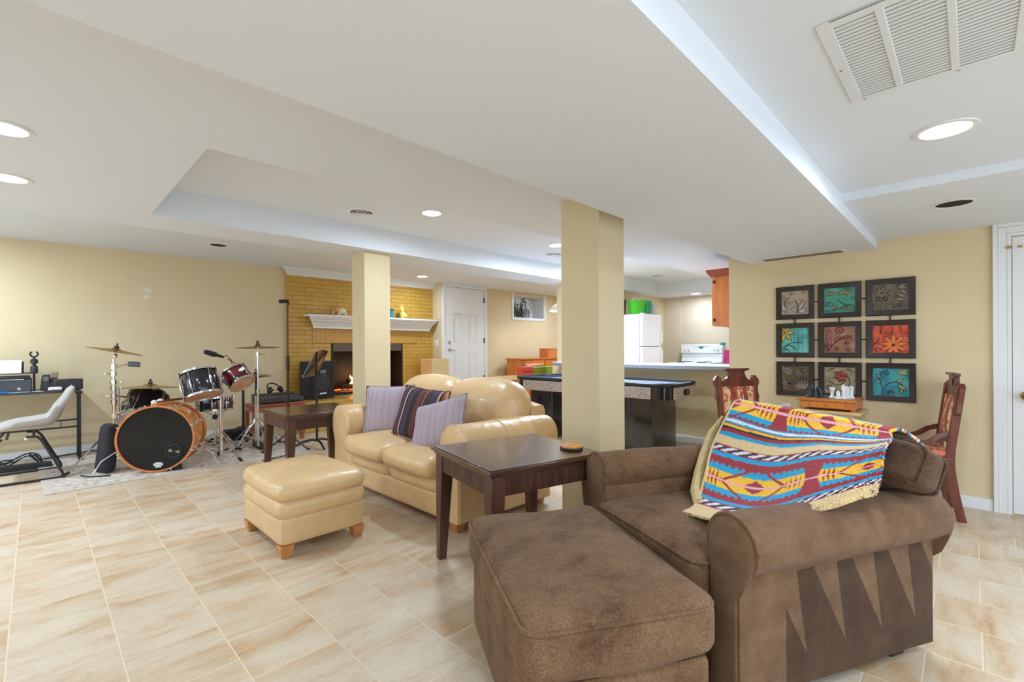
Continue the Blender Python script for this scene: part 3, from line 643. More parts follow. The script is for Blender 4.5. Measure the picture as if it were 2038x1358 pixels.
cushion('throw_pillow', 'lavender ribbed cushion leaning on the near arm of the tan sofa', LAV, (2.10, 2.83, 0.635), 0.50, 0.40, 0.15, face_rot(PI + 0.10, 0.48, 0.30), trim=FRINGE)
# ---- tan leather ottoman
ot = thing('ottoman', 'tan leather ottoman with wooden feet on the open floor', 'ottoman', (0.96, 2.79, 0))
MB().rbox((0.27, 0.345, 0.155), (0.52, 0.67, 0.17), 0.03, n=10).build('base', LEATH, ot)
MB().rbox((0.27, 0.345, 0.275), (0.545, 0.695, 0.13), 0.06, puff=0.012, n=12).build('middle_pad', LEATH, ot)
MB().rbox((0.27, 0.345, 0.372), (0.54, 0.69, 0.115), 0.055, puff=0.035, n=16).build('top_cushion', LEATH, ot)
for x, y in ((0.05, 0.05), (0.49, 0.05), (0.05, 0.64), (0.49, 0.64)):
    MB().hexa([(x - 0.026, y - 0.026, 0), (x + 0.026, y - 0.026, 0), (x + 0.026, y + 0.026, 0), (x - 0.026, y + 0.026, 0)], [(x - 0.04, y - 0.04, 0.075), (x + 0.04, y - 0.04, 0.075), (x + 0.04, y + 0.04, 0.075), (x - 0.04, y + 0.04, 0.075)]).build('foot', LWOOD, ot, 0.004)
# ---- dark end tables
def end_table(label, loc, rz, w, dpt, hgt):
    t = thing('end_table', label, 'table', loc, rz, 'dark end tables beside the tan sofa')
    x, y = w / 2, dpt / 2
    mb = MB().box(-x, x, -y, y, hgt - 0.022, hgt - 0.004); mb.box(-x + 0.012, x - 0.012, -y + 0.012, y - 0.012, hgt - 0.004, hgt); mb.box(-x + 0.015, x - 0.015, -y + 0.015, y - 0.015, hgt - 0.04, hgt - 0.022)
    mb.build('table_top', DWOOD, t, 0.004)
    a0, a1 = hgt - 0.135, hgt - 0.04
    for (s, ax) in ((-1, 0), (1, 0), (-1, 1), (1, 1)):
        mb = MB(); half = (x if ax == 0 else y) - 0.095; off = (y if ax == 0 else x) - 0.035
        k = int(2 * half / 0.0105)
        pts = []
        for i in range(k):
            u0 = -half + 2 * half * i / k
            for q, dd in ((0.0, 0), (0.25, 0.004), (0.5, 0.0052), (0.75, 0.004)): pts.append((u0 + 2 * half / k * q, off + dd))
        pts.append((half, off)); pts += [(half, off - 0.02), (-half, off - 0.02)]
        f = (lambda u, v, z: (u, s * v, z)) if ax == 0 else (lambda u, v, z: (s * v, u, z))
        mb.rings([[Vector(f(u, v, a0)) for u, v in pts], [Vector(f(u, v, a1)) for u, v in pts]])
        mb.build('fluted_apron', DWOOD_L, t, sharp=60)
    for sx in (-1, 1):
        for sy in (-1, 1):
            q = lambda r, z: [(sx * (x - 0.022) - (sx > 0) * r, sy * (y - 0.022) - (sy > 0) * r, z), (sx * (x - 0.022) + (sx < 0) * r, sy * (y - 0.022) - (sy > 0) * r, z), (sx * (x - 0.022) + (sx < 0) * r, sy * (y - 0.022) + (sy < 0) * r, z), (sx * (x - 0.022) - (sx > 0) * r, sy * (y - 0.022) + (sy < 0) * r, z)]
            mb = MB(); mb.rings([[Vector(p) for p in q(0.045, 0)], [Vector(p) for p in q(0.075, a0 - 0.02)], [Vector(p) for p in q(0.075, a1)]]); mb.build('leg', DWOOD_L, t, 0.004)
    return t
end_table('dark wood end table nearest the viewer, a round coaster on it', (1.871, 1.814, 0), math.radians(-13.3), 0.72, 0.69, 0.643)
end_table('dark wood end table beyond the tan sofa, by the drum kit', (1.865, 4.52, 0), math.radians(-2), 0.72, 0.72, 0.63)
t = thing('coaster_stack', 'round wooden coaster on the nearer dark end table', 'coaster', P(1137, 893, z=0.645))
MB().lathe([(0.062, 0), (0.065, 0.003), (0.062, 0.008)], 28).build('base', BLACK, t)
MB().lathe([(0.054, 0.008), (0.06, 0.012), (0.06, 0.020), (0.054, 0.023), (0.046, 0.023), (0.044, 0.019), (1e-4, 0.019)], 32, caps=False).build('coaster', mat('honey_wood_disc', srgb(212, 150, 84), 0.4, vary=0.1, scale=20), t)
# ---- brown microfibre chair and a half
CH_RZ = math.radians(-25.5)
ch = thing('armchair', 'wide brown microfibre armchair with a bright patterned blanket over it', 'armchair', (1.571, 0.530, 0), CH_RZ)
CM = Matrix.Translation((1.571, 0.530, 0)) @ Matrix.Rotation(CH_RZ, 4, 'Z')
SWIPE = None
def suede_side():
    m, nt, b = new_mat('brown_microfibre_brushed')
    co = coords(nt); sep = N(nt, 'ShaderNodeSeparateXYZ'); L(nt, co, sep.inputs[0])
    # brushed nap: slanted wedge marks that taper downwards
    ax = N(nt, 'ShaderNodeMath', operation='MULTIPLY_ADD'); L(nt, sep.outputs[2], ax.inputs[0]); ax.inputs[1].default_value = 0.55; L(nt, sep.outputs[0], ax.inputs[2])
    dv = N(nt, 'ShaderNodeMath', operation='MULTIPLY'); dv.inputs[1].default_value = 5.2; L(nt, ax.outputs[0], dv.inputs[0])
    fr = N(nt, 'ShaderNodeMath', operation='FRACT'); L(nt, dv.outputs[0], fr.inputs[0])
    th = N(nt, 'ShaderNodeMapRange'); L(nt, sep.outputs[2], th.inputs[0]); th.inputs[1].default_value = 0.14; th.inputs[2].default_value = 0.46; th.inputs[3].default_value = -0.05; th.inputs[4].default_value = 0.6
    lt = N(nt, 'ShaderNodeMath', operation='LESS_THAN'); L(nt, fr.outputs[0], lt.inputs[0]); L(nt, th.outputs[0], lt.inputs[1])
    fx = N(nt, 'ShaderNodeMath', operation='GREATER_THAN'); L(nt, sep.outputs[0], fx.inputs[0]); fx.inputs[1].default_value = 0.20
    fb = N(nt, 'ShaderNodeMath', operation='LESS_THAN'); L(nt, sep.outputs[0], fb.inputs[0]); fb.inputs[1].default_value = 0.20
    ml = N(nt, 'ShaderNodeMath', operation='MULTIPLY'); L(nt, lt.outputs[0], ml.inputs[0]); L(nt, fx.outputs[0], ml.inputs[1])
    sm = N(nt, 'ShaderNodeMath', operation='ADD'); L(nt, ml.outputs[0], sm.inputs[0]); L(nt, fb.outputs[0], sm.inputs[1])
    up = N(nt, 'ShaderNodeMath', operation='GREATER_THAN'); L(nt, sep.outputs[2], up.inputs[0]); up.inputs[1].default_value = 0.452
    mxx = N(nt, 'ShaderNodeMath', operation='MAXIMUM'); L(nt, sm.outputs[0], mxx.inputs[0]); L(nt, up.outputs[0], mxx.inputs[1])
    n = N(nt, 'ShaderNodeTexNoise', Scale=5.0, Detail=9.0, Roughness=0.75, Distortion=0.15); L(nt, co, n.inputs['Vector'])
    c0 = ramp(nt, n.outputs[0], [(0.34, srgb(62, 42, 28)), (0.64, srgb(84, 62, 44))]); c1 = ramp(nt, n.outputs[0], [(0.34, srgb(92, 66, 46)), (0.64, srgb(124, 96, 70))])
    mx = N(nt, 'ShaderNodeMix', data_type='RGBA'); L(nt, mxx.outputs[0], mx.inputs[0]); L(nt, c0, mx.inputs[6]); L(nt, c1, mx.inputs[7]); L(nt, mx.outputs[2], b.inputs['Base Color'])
    b.inputs['Roughness'].default_value = 0.9; b.inputs['Specular IOR Level'].default_value = 0.15; b.inputs['Sheen Weight'].default_value = 0.08
    n2 = N(nt, 'ShaderNodeTexNoise', Scale=260.0, Detail=2.0); L(nt, co, n2.inputs['Vector']); bump(nt, b, n2.outputs[0], 0.4, 0.002)
    return m
SUEDE_S = suede_side()
MB().rbox((0.46, 0.46, 0.19), (0.92, 0.80, 0.25), 0.03, n=8).build('base', SUEDE, ch)
mb, sec = arm_mesh(0.0, 0.97, 0.03, 0.560, 0.103, 0.125, 0.0, 0.065, droop=0.015)
a = mb.build('arm', SUEDE_S, ch)
MB().tube([(-0.001, y, z) for y, z in sec], 0.0065, 6).build('piping', SUEDE, a)
mb, sec = arm_mesh(0.0, 0.95, 0.885, 0.590, 0.093, 0.795, 0.925, 0.065, droop=0.02)
a = mb.build('arm', SUEDE, ch)
MB().tube([(-0.001, y, z) for y, z in sec], 0.0065, 6).build('piping', SUEDE, a)
MB().rbox((0.86, 0.46, 0.45), (0.20, 0.84, 0.76), 0.07, n=10).build('back_frame', SUEDE, ch)
def sag(p):
    p = p.copy(); p.z += 0.006 * math.sin(p.x * 14 + 1) * math.cos(p.y * 9); return p
sc = MB().rbox((0.27, 0.46, 0.395), (0.65, 0.67, 0.17), 0.045, puff=0.018, n=16, sag=sag).build('seat_cushion', SUEDE, ch)
MB().tube(rect_loop(-0.052, 0.592, 0.128, 0.792, 0.462, 0.05), 0.0065, 6, loop=True).build('piping', SUEDE, sc)
def lift(p):
    p = p.copy(); k = max(0, min(1, (-0.20 - p.y) / 0.12)); k = k * k * (3 - 2 * k)
    if p.z < 0.2: p.z += k * 0.235 * (0.2 - p.z) / 0.4
    p.x += 0.006 * math.sin(p.y * 23 + p.z * 17); return p
BCM = Matrix.Translation((0.735, 0.365, 0.675)) @ Euler((math.radians(3), math.radians(26), 0)).to_matrix().to_4x4()
bc = MB().rbox((0, 0, 0), (0.20, 0.94, 0.40), 0.085, puff=0.015, n=20, M=BCM, sag=lift).build('back_cushion', SUEDE_D, ch)
for xx in (-0.055, 0.065):
    MB().tube([BCM @ lift(Vector((xx + 0.004 * math.sin(i * 2.1), sy, sz))) for i, (sy, sz) in enumerate([(p[0], p[1]) for p in rect_loop(-0.464, 0.464, -0.194, 0.194, 0, 0.08)])], 0.0075, 6, loop=True).build('piping', SUEDE_D, bc)
for x, y in ((0.08, 0.08), (0.84, 0.08), (0.08, 0.86), (0.84, 0.86)):
    MB().hexa([(x - 0.035, y - 0.035, 0), (x + 0.035, y - 0.035, 0), (x + 0.035, y + 0.035, 0), (x - 0.035, y + 0.035, 0)], [(x - 0.05, y - 0.05, 0.07), (x + 0.05, y - 0.05, 0.07), (x + 0.05, y + 0.05, 0.07), (x - 0.05, y + 0.05, 0.07)]).build('foot', mat('black_stained_wood', (0.03, 0.022, 0.02), 0.4, vary=0.2), ch, 0.004)
# ---- brown ottoman in front of it
bo = thing('ottoman', 'brown microfibre ottoman with a piped top in front of the brown armchair', 'ottoman', (1.3275, 1.025, 0), math.radians(-30.3))
MB().rbox((0, 0, 0.19), (0.555, 0.815, 0.27), 0.03, n=10).build('base', SUEDE, bo)
bt = MB().rbox((0, 0, 0.405), (0.585, 0.855, 0.175), 0.05, puff=0.02, n=18, sag=sag).build('top_cushion', SUEDE, bo)
MB().tube(rect_loop(-0.291, 0.291, -0.426, 0.426, 0.470, 0.06, dz=lambda x, y: 0.004 * math.sin(x * 9 + y * 7)), 0.0065, 6, loop=True).build('piping', SUEDE, bt)
for x, y in ((0.22, 0.34), (0.22, -0.34), (-0.22, 0.34), (-0.22, -0.34)):
    MB().hexa([(x - 0.03, y - 0.03, 0), (x + 0.03, y - 0.03, 0), (x + 0.03, y + 0.03, 0), (x - 0.03, y + 0.03, 0)], [(x - 0.04, y - 0.04, 0.06), (x + 0.04, y - 0.04, 0.06), (x + 0.04, y + 0.04, 0.06), (x - 0.04, y + 0.04, 0.06)]).build('foot', MATS['black_stained_wood'], bo, 0.004)
# ================================================================== PATTERNED BLANKET over the armchair
def bspl(c, t):
    n = len(c) - 1; x = t * n; i = min(int(x), n - 1); f = x - i
    g = lambda k: c[max(0, min(n, k))]
    p0, p1, p2, p3 = g(i - 1), g(i), g(i + 1), g(i + 2)
    return 0.5 * ((2 * p1) + (p2 - p0) * f + (2 * p0 - 5 * p1 + 4 * p2 - p3) * f * f + (3 * p1 - p0 - 3 * p2 + p3) * f ** 3)
def chp(x, y, z): return CM @ Vector((x, y, z))
def chair_at(px, py, xl):                           # where a sight line meets the plane at depth xl of the chair
    r = RIGHT * (px - CX) + DOWN * (py - CY) + FWD * F_PX; n = CM.to_3x3() @ Vector((1, 0, 0))
    o = Vector((0, 0, EYE)); return o + r * ((CM @ Vector((xl, 0, 0)) - o).dot(n) / r.dot(n))
rows = [
    [(1461, 800, .76), (1560, 817, .76), (1655, 836, .755), (1772, 860, .74)],
    [(1450, 822, .69), (1550, 850, .69), (1655, 866, .685), (1775, 872, .68)],
    [(1418, 888, .58), (1540, 914, .56), (1652, 902, .56), (1762, 892, .56)],
    [(1402, 950, .44), (1520, 985, .42), (1645, 950, .45), (1757, 930, .52)],
    [(1386, 1000, .30), (1505, 1030, .28), (1640, 990, .38), (1752, 962, .49)],
    [(1358, 1020, .19), (1480, 1046, .16), (1632, 1012, .33), (1742, 985, .47)],
]
ctrl = [[chair_at(*c) for c in r] for r in rows]
NU, NV = 190, 220
TANW, RED, CYAN, YEL, BLK, WHT, PNK = srgb(226, 196, 142), srgb(160, 34, 44), srgb(0, 160, 205), srgb(248, 190, 24), srgb(28, 26, 44), srgb(238, 226, 232), srgb(246, 170, 178)
def jag(u, f, a): return a * abs(((u * f) % 1) * 2 - 1)
def motif(u, dv, H):
    a = abs(dv) / H
    per = 0.61; c = ((u - 0.285 + per / 2) % per) - per / 2; d = abs(c)
    if a < 0.045: return PNK
    if abs(d / 0.16 + a / 0.98 - 1) < 0.07: return RED
    if d < 0.272 - 0.03 * a and a < 0.93:
        if a < 0.42 - jag(u, 22, 0.02):
            if 0.165 < d < 0.245 and ((d * 38) % 1) < 0.62 * (1 - a / 0.42): return RED
            if a / 0.34 + d / 0.06 < 1: return RED
            return YEL
        if a < 0.80 - jag(u, 30, 0.16): return CYAN
    return RED
def rope(u, t): return WHT if ((u * 15 + t * 0.9) % 1) < 0.5 else BLK   # slanted black and white twist
def vmap(v):                                        # even rows of the cloth to places along its left hem
    k = [0, .1, .4, .68, .91, 1]; return bspl([Vector((q, 0, 0)) for q in k], v).x
def pattern(u, v):
    if u < 0.022: return TANW
    v = vmap(max(0, min(1, v)))
    if v < 0.14: return motif(u + 0.25, v - 0.02, 0.14)
    for lim, c in ((0.152, CYAN), (0.175, WHT), (0.19, CYAN), (0.197, RED), (0.218, YEL), (0.235, BLK), (0.265, RED), (0.30, CYAN), (0.31, TANW), (0.375, TANW), (0.386, RED)):
        if v < lim: return c
    if v < 0.428: return rope(u, (v - 0.386) / 0.042)
    if v < 0.438: return RED
    if v < 0.470 + jag(u, 18, 0.005): return CYAN
    if v < 0.828: return motif(u, v - 0.652, 0.165)
    if v < 0.855 + jag(u, 18, 0.005): return CYAN
    if v < 0.866: return RED
    if v < 0.908: return rope(u, (v - 0.866) / 0.042)
    if v < 0.918: return RED
    return TANW
bm = bmesh.new(); lay = bm.verts.layers.float_color.new('Col'); grid = []
for j in range(NV + 1):
    v = j / NV; line = [bspl([r[k] for r in ctrl], v) for k in range(4)]; rowv = []
    for i in range(NU + 1):
        u = i / NU; p = bspl(line, u)
        p = p + Vector((0, 0, 1)) * (0.007 * math.sin(u * 11 + v * 5) * (0.3 + v * (1 - v) * 2)) + Vector((0.0007 * rnd.uniform(-1, 1), 0.0007 * rnd.uniform(-1, 1), 0.0010 * rnd.uniform(-1, 1)))
        vert = bm.verts.new(p); q = pattern(u, v + 0.012 * math.sin(u * 6.0) * 0.5); s = rnd.uniform(0.86, 1.08)
        vert[lay] = (*[c * s for c in q], 1); rowv.append(vert)
    grid.append(rowv)
for j in range(NV):
    for i in range(NU): bm.faces.new([grid[j][i], grid[j + 1][i], grid[j + 1][i + 1], grid[j][i + 1]])
me = bpy.data.meshes.new('throw_blanket'); bm.to_mesh(me); bm.free(); me.polygons.foreach_set('use_smooth', [True] * len(me.polygons))
me.materials.append(attr_mat('woven_fleece', 0.95, 240, 0.8, 0.005, sheen=0.15))
bl = bpy.data.objects.new('throw_blanket', me); COL.objects.link(bl)
md = bl.modifiers.new('thick', 'SOLIDIFY'); md.thickness = 0.012; md.offset = 0
tag(bl, 'bright red, blue and yellow patterned fleece blanket draped over the brown armchair', 'blanket')
bm = bmesh.new(); lay = bm.verts.layers.float_color.new('Col'); g2 = []
ux, uz = CM.to_3x3() @ Vector((1, 0, 0)), Vector((0, 0, 1))
fold = [Vector((a, 0, b)) for a, b in ((0, 0), (.05, .006), (.10, -.012), (.17, -.05), (.235, -.11), (.25, -.20), (.255, -.32))]
for j in range(85):
    o_ = bspl(fold, j / 84); line = [p + ux * o_.x + uz * o_.z for p in ctrl[0]]; rw = []
    for i in range(121):
        vert = bm.verts.new(bspl(line, i / 120)); vert[lay] = (*pattern(i / 120, min(0.999, 0.10 + j / 84 * 0.62)), 1); rw.append(vert)
    g2.append(rw)
for j in range(84):
    for i in range(120): bm.faces.new([g2[j][i], g2[j + 1][i], g2[j + 1][i + 1], g2[j][i + 1]])
me = bpy.data.meshes.new('back_fold'); bm.to_mesh(me); bm.free(); me.polygons.foreach_set('use_smooth', [True] * len(me.polygons)); me.materials.append(bl.data.materials[0])
bf = bpy.data.objects.new('back_fold', me); COL.objects.link(bf); bf.parent = bl; md = bf.modifiers.new('thick', 'SOLIDIFY'); md.thickness = 0.012; md.offset = 0
FLEECE = mat('cream_sherpa', srgb(214, 186, 134), 0.98, vary=0.12, scale=30, bmp=1.0, bscale=120, bdist=0.01)
mb = MB()
pts = [chair_at(*c) for c in ((1440, 830, .72), (1418, 862, .66), (1404, 905, .58), (1394, 945, .50), (1388, 978, .40), (1390, 1002, .30))]
mb.tube(pts, 0.03, 10, [0.012, 0.022, 0.03, 0.034, 0.034, 0.022]); mb.build('folded_edge', FLEECE, bl)
mb = MB(); pts = [chair_at(*c) for c in ((1628, 1013, .335), (1660, 1004, .37), (1700, 990, .42), (1735, 968, .475), (1748, 940, .52))]
mb.tube(pts, 0.012, 10, [0.011, 0.013, 0.013, 0.011, 0.008]); mb.build('rolled_hem', FLEECE, bl)
# ================================================================== PICTURE WALL
wa = thing('wall_art', 'nine dark framed embossed flower panels joined by thin rods', 'wall art', (XR, 0.0, 0))
FRM = wood('black_brown_frame_wood', srgb(26, 18, 16), srgb(50, 36, 30), 0.4, 1)
def art_mat(name, a, b_, c):
    m, nt, b = new_mat(name); co = coords(nt, (1, 1, 1)); n = N(nt, 'ShaderNodeTexNoise', Scale=9.0, Detail=5.0, Roughness=0.65); L(nt, co, n.inputs['Vector'])
    L(nt, ramp(nt, n.outputs[0], [(0.32, a), (0.5, b_), (0.68, c)]), b.inputs['Base Color']); b.inputs['Roughness'].default_value = 0.28; b.inputs['Coat Weight'].default_value = 0.3
    n2 = N(nt, 'ShaderNodeTexNoise', Scale=24.0, Detail=3.0); L(nt, co, n2.inputs['Vector']); bump(nt, b, n2.outputs[0], 0.4, 0.004); return m
ys = [(1.30, 0.995), (0.965, 0.655), (0.625, 0.31)]
zs = [(1.452, 1.752), (1.105, 1.415), (0.755, 1.065)]
SPEC = [
 ('silver', (srgb(120, 104, 90), srgb(172, 156, 140), srgb(176, 132, 86)), srgb(188, 178, 166)), ('teal', (srgb(30, 112, 96), srgb(64, 150, 130), srgb(90, 160, 140)), srgb(150, 130, 60)), ('pewter', (srgb(66, 60, 46), srgb(96, 88, 70), srgb(110, 96, 70)), srgb(130, 112, 92)),
 ('aqua', (srgb(40, 140, 132), srgb(90, 180, 170), srgb(120, 196, 180)), srgb(196, 160, 60)), ('copper', (srgb(122, 74, 56), srgb(160, 104, 80), srgb(140, 110, 80)), srgb(150, 76, 66)), ('scarlet', (srgb(150, 40, 26), srgb(206, 74, 46), srgb(222, 96, 56)), srgb(226, 110, 50)),
 ('bronze', (srgb(60, 46, 26), srgb(98, 82, 56), srgb(120, 104, 76)), srgb(150, 140, 122)), ('stone', (srgb(124, 112, 84), srgb(160, 146, 114), srgb(172, 156, 126)), srgb(160, 58, 48)), ('ocean', (srgb(34, 104, 150), srgb(56, 150, 160), srgb(70, 164, 150)), srgb(150, 160, 92))]
OUT = mat('dark_etched_line', (0.02, 0.018, 0.02), 0.5, vary=0.2)
def spiral(cx, cy, r, a0, turns, k=26): return [(cx + r * (1 - 0.8 * i / k) * math.cos(a0 + turns * 2 * PI * i / k), cy + r * (1 - 0.8 * i / k) * math.sin(a0 + turns * 2 * PI * i / k)) for i in range(k + 1)]
def leaf(cx, cy, a, l, w, k=7):
    up = [(i / k, math.sin(PI * i / k) ** 0.8 * w) for i in range(k + 1)]; poly = up + [(x, -y) for x, y in up[-2:0:-1]]
    return [(cx + l * x * math.cos(a) - y * l * math.sin(a), cy + l * x * math.sin(a) + y * l * math.cos(a)) for x, y in poly]
def flower(cx, cy, r, n, a0=0.0, w=0.26): return [leaf(cx, cy, a0 + 2 * PI * k / n, r, w) for k in range(n)]
def design(i):                                      # (lines, filled shapes) in a unit square, x to the right
    ln, sh = [], []
    if i == 0:
        sh += [leaf(.16, .1, 1.9, .42, .2), leaf(.62, .12, 1.1, .5, .12), leaf(.6, .1, .4, .36, .16), leaf(.6, .1, 2.5, .3, .16), leaf(.62, .1, .05, .3, .14), leaf(.55, .45, .7, .3, .16)]
        sh += flower(.36, .88, .07, 4, .4) + flower(.8, .9, .07, 4, .1) + flower(.14, .66, .09, 5); ln += [[(.62, .1), (.6, .4), (.5, .62)], [(.16, .1), (.13, .4), (.14, .64)]]
    elif i == 1:
        ln += [spiral(.16, .33, .14, -1.2, 1.2), [(.04, .1), (.1, .08), (.4, .12), (.62, .22), (.85, .3), (.98, .16)], [(.45, .52), (.55, .4), (.7, .3)]]
        sh += [leaf(.1, .74, .3, .28, .26), leaf(.44, .7, .6, .34, .22), leaf(.6, .78, 0, .32, .2), leaf(.56, .2, -.6, .22, .2), leaf(.3, .12, .9, .22, .2), leaf(.75, .25, -1.0, .22, .2), leaf(.86, .56, .2, .12, .2)]
    elif i == 2:
        sh += flower(.26, .68, .24, 7, .3, .2) + flower(.12, .12, .16, 5, .5) + flower(.48, .12, .15, 6); sh += [leaf(.95, .45, 2.6, .36, .18), leaf(.95, .35, 2.9, .36, .18), leaf(.95, .55, 2.2, .3, .18), leaf(.7, .85, .4, .28, .2), leaf(.7, .85, -.2, .3, .2)]
        ln += [spiral(.17, .42, .1, .4, 1.1), spiral(.36, .42, .1, 2.7, -1.1), spiral(.78, .16, .1, 1, 1), spiral(.66, .5, .09, 2, -1)]
    elif i == 3:
        sh += flower(.12, .82, .42, 7, -.9, .15); ln += [[(.05, .05), (.2, .3), (.5, .42), (.8, .4)], [(.05, .15), (.25, .3), (.45, .22), (.56, .1)], [(.08, .02), (.2, .14), (.3, .02)]]
        for xx in (.46, .62, .76): ln += [[(xx, .95 - .11 * k), (xx, .90 - .11 * k)] for k in range(8)]
    elif i == 4:
        sh += [leaf(.1, .5, 1.3, .4, .2), leaf(.2, .2, 1.7, .44, .18), leaf(.36, .4, 1.0, .3, .2), leaf(.5, .55, .2, .42, .14)]; sh += flower(.5, .86, .14, 8, .1, .4)
        ln += [[(.12, .03), (.3, .3), (.5, .5), (.8, .62), (.9, .5)], spiral(.42, .16, .09, 1, 1.1), spiral(.78, .12, .09, 2, 1), spiral(.72, .36, .07, 0, 1), [(.02, .3), (.12, .2), (.14, .05)]]
    elif i == 5:
        sh += flower(.58, .28, .42, 9, .15, .17); ln += [[(.02, .3), (.14, .4), (.2, .56)], [(.24, .98), (.25, .85), (.22, .72), (.26, .7)], [(.54, .98), (.56, .8), (.52, .7)], [(.78, .98), (.8, .8)], spiral(.14, .1, .1, 0, 1)]
    elif i == 6:
        for k in range(7): a = .5 + k * .34; sh.append(leaf(.72, .04, a, .5 - .02 * k, .09)); ln.append(spiral(.72 + .5 * math.cos(a), .04 + .5 * math.sin(a), .07, a, 1.0))
        sh += flower(.26, .8, .2, 6, .2, .22) + flower(.12, .3, .14, 5, .6); ln += [spiral(.8, .82, .14, 0, 1.2)]
    elif i == 7:
        sh += flower(.54, .66, .24, 6, .3, .3); ln += [spiral(.54, .6, .40, 3.4, .45, 20), spiral(.52, .58, .42, 5.2, .4, 20), spiral(.16, .2, .12, 0, 1.2), [(.12, .85), (.24, .94), (.34, .96)], [(.7, .94), (.85, .9), (.92, .8)], spiral(.8, .2, .14, 2, 1), [(.5, .05), (.7, .2), (.92, .3)]]
    else:
        ln += [[(.28, .02), (.26, .3), (.2, .6), (.26, .86), (.42, .92)], spiral(.4, .84, .1, 1.2, 1.2), [(.28, .2), (.45, .46), (.66, .52), (.8, .42), (.88, .28)], spiral(.5, .12, .1, 0, 1.1)]
        sh += [leaf(.7, .8, .5, .3, .26), leaf(.74, .84, -.2, .26, .2), leaf(.06, .56, -.3, .2, .2), leaf(.66, .5, .6, .24, .2), leaf(.7, .42, -.7, .28, .26), leaf(.24, .62, 2.2, .2, .2), leaf(.82, .3, -1.8, .24, .2), leaf(.4, .1, -.2, .2, .2)]
    return ln, sh
for rI, (z0, z1) in enumerate(zs):
    for cI, (y0, y1) in enumerate(ys):
        i = rI * 3 + cI; nm, cols, leafc = SPEC[i]; fw = 0.043
        mb = MB()
        # mitred moulding: section swept round the four corners
        cs = [(y0, z0, 1, 1), (y1, z0, -1, 1), (y1, z1, -1, -1), (y0, z1, 1, -1)]
        ring = lambda off, dep: [Vector((-dep, y - sy * off, z + sz * off)) for y, z, sy, sz in cs]
        mb.rings([ring(0, 0.006), ring(0, 0.024), ring(0.006, 0.030), ring(0.02, 0.027), ring(0.042, 0.022), ring(fw, 0.014), ring(fw, 0.006), ring(0, 0.006)], caps=False)
        f = mb.build('picture_frame', FRM, wa)
        PW, PH = (y0 - y1) - 2 * fw, (z1 - z0) - 2 * fw
        nx = 24; ed = MB(); pl = []
        for a in range(nx + 1):
            rr = []
            for b in range(nx + 1):
                u, v = a / nx, b / nx; j = 0.002 * rnd.uniform(-1, 1) if (a in (0, nx) or b in (0, nx)) else 0
                rr.append(ed.v((-0.011 - 0.003 * math.sin(u * 9 + i) * math.cos(v * 8 + i), y0 - fw + 0.001 - (PW + 0.002) * u + j, z0 + fw - 0.001 + (PH + 0.002) * v + j)))
            pl.append(rr)
        for a in range(nx):
            for b in range(nx): ed.face([pl[a][b], pl[a + 1][b], pl[a + 1][b + 1], pl[a][b + 1]])
        pan = ed.build('embossed_panel', art_mat('enamel_' + nm, *cols), f)
        ln, sh = design(i)
        q = lambda x, y, h: Vector((-0.0115 - h, y0 - fw - PW * max(.015, min(.985, x)), z0 + fw + PH * max(.015, min(.985, y))))
        mb = MB(); mo = MB()
        for poly in sh:
            cx = sum(p[0] for p in poly) / len(poly); cy = sum(p[1] for p in poly) / len(poly)
            mb.rings([[q(x, y, 0.0015) for x, y in poly], [q(cx + (x - cx) * .7, cy + (y - cy) * .7, 0.0055) for x, y in poly], [q(cx + (x - cx) * .1, cy + (y - cy) * .1, 0.006) for x, y in poly]])
            mo.tube([q(x, y, 0.003) for x, y in poly], 0.0016, 5, loop=True)
        for l in ln:
            pts = [q(x, y, 0.0035) for x, y in l]; mo.tube([bspl(pts, k / 24) for k in range(25)] if len(pts) > 2 else pts, 0.0024, 5, [0.0012 + 0.0018 * math.sin(PI * (k + 4) / 32) for k in range(25)] if len(pts) > 2 else None)
        mb.build('embossed_leaves', mat('leaf_enamel_' + nm, leafc, 0.3, vary=0.25, scale=22, coat=0.3), f); mo.build('etched_lines', OUT, f)
for rI in range(3):
    for cI in range(2): MB().cyl((-0.012, ys[cI][1] + 0.004, (zs[rI][0] + zs[rI][1]) / 2), (-0.012, ys[cI + 1][0] - 0.004, (zs[rI][0] + zs[rI][1]) / 2), 0.0045, n=8).build('rod', BLACKM, wa)
for cI in range(3):
    for rI in range(2): MB().cyl((-0.012, (ys[cI][0] + ys[cI][1]) / 2, zs[rI + 1][1] - 0.004), (-0.012, (ys[cI][0] + ys[cI][1]) / 2, zs[rI][0] + 0.004), 0.006, n=8).build('rod', BLACKM, wa)
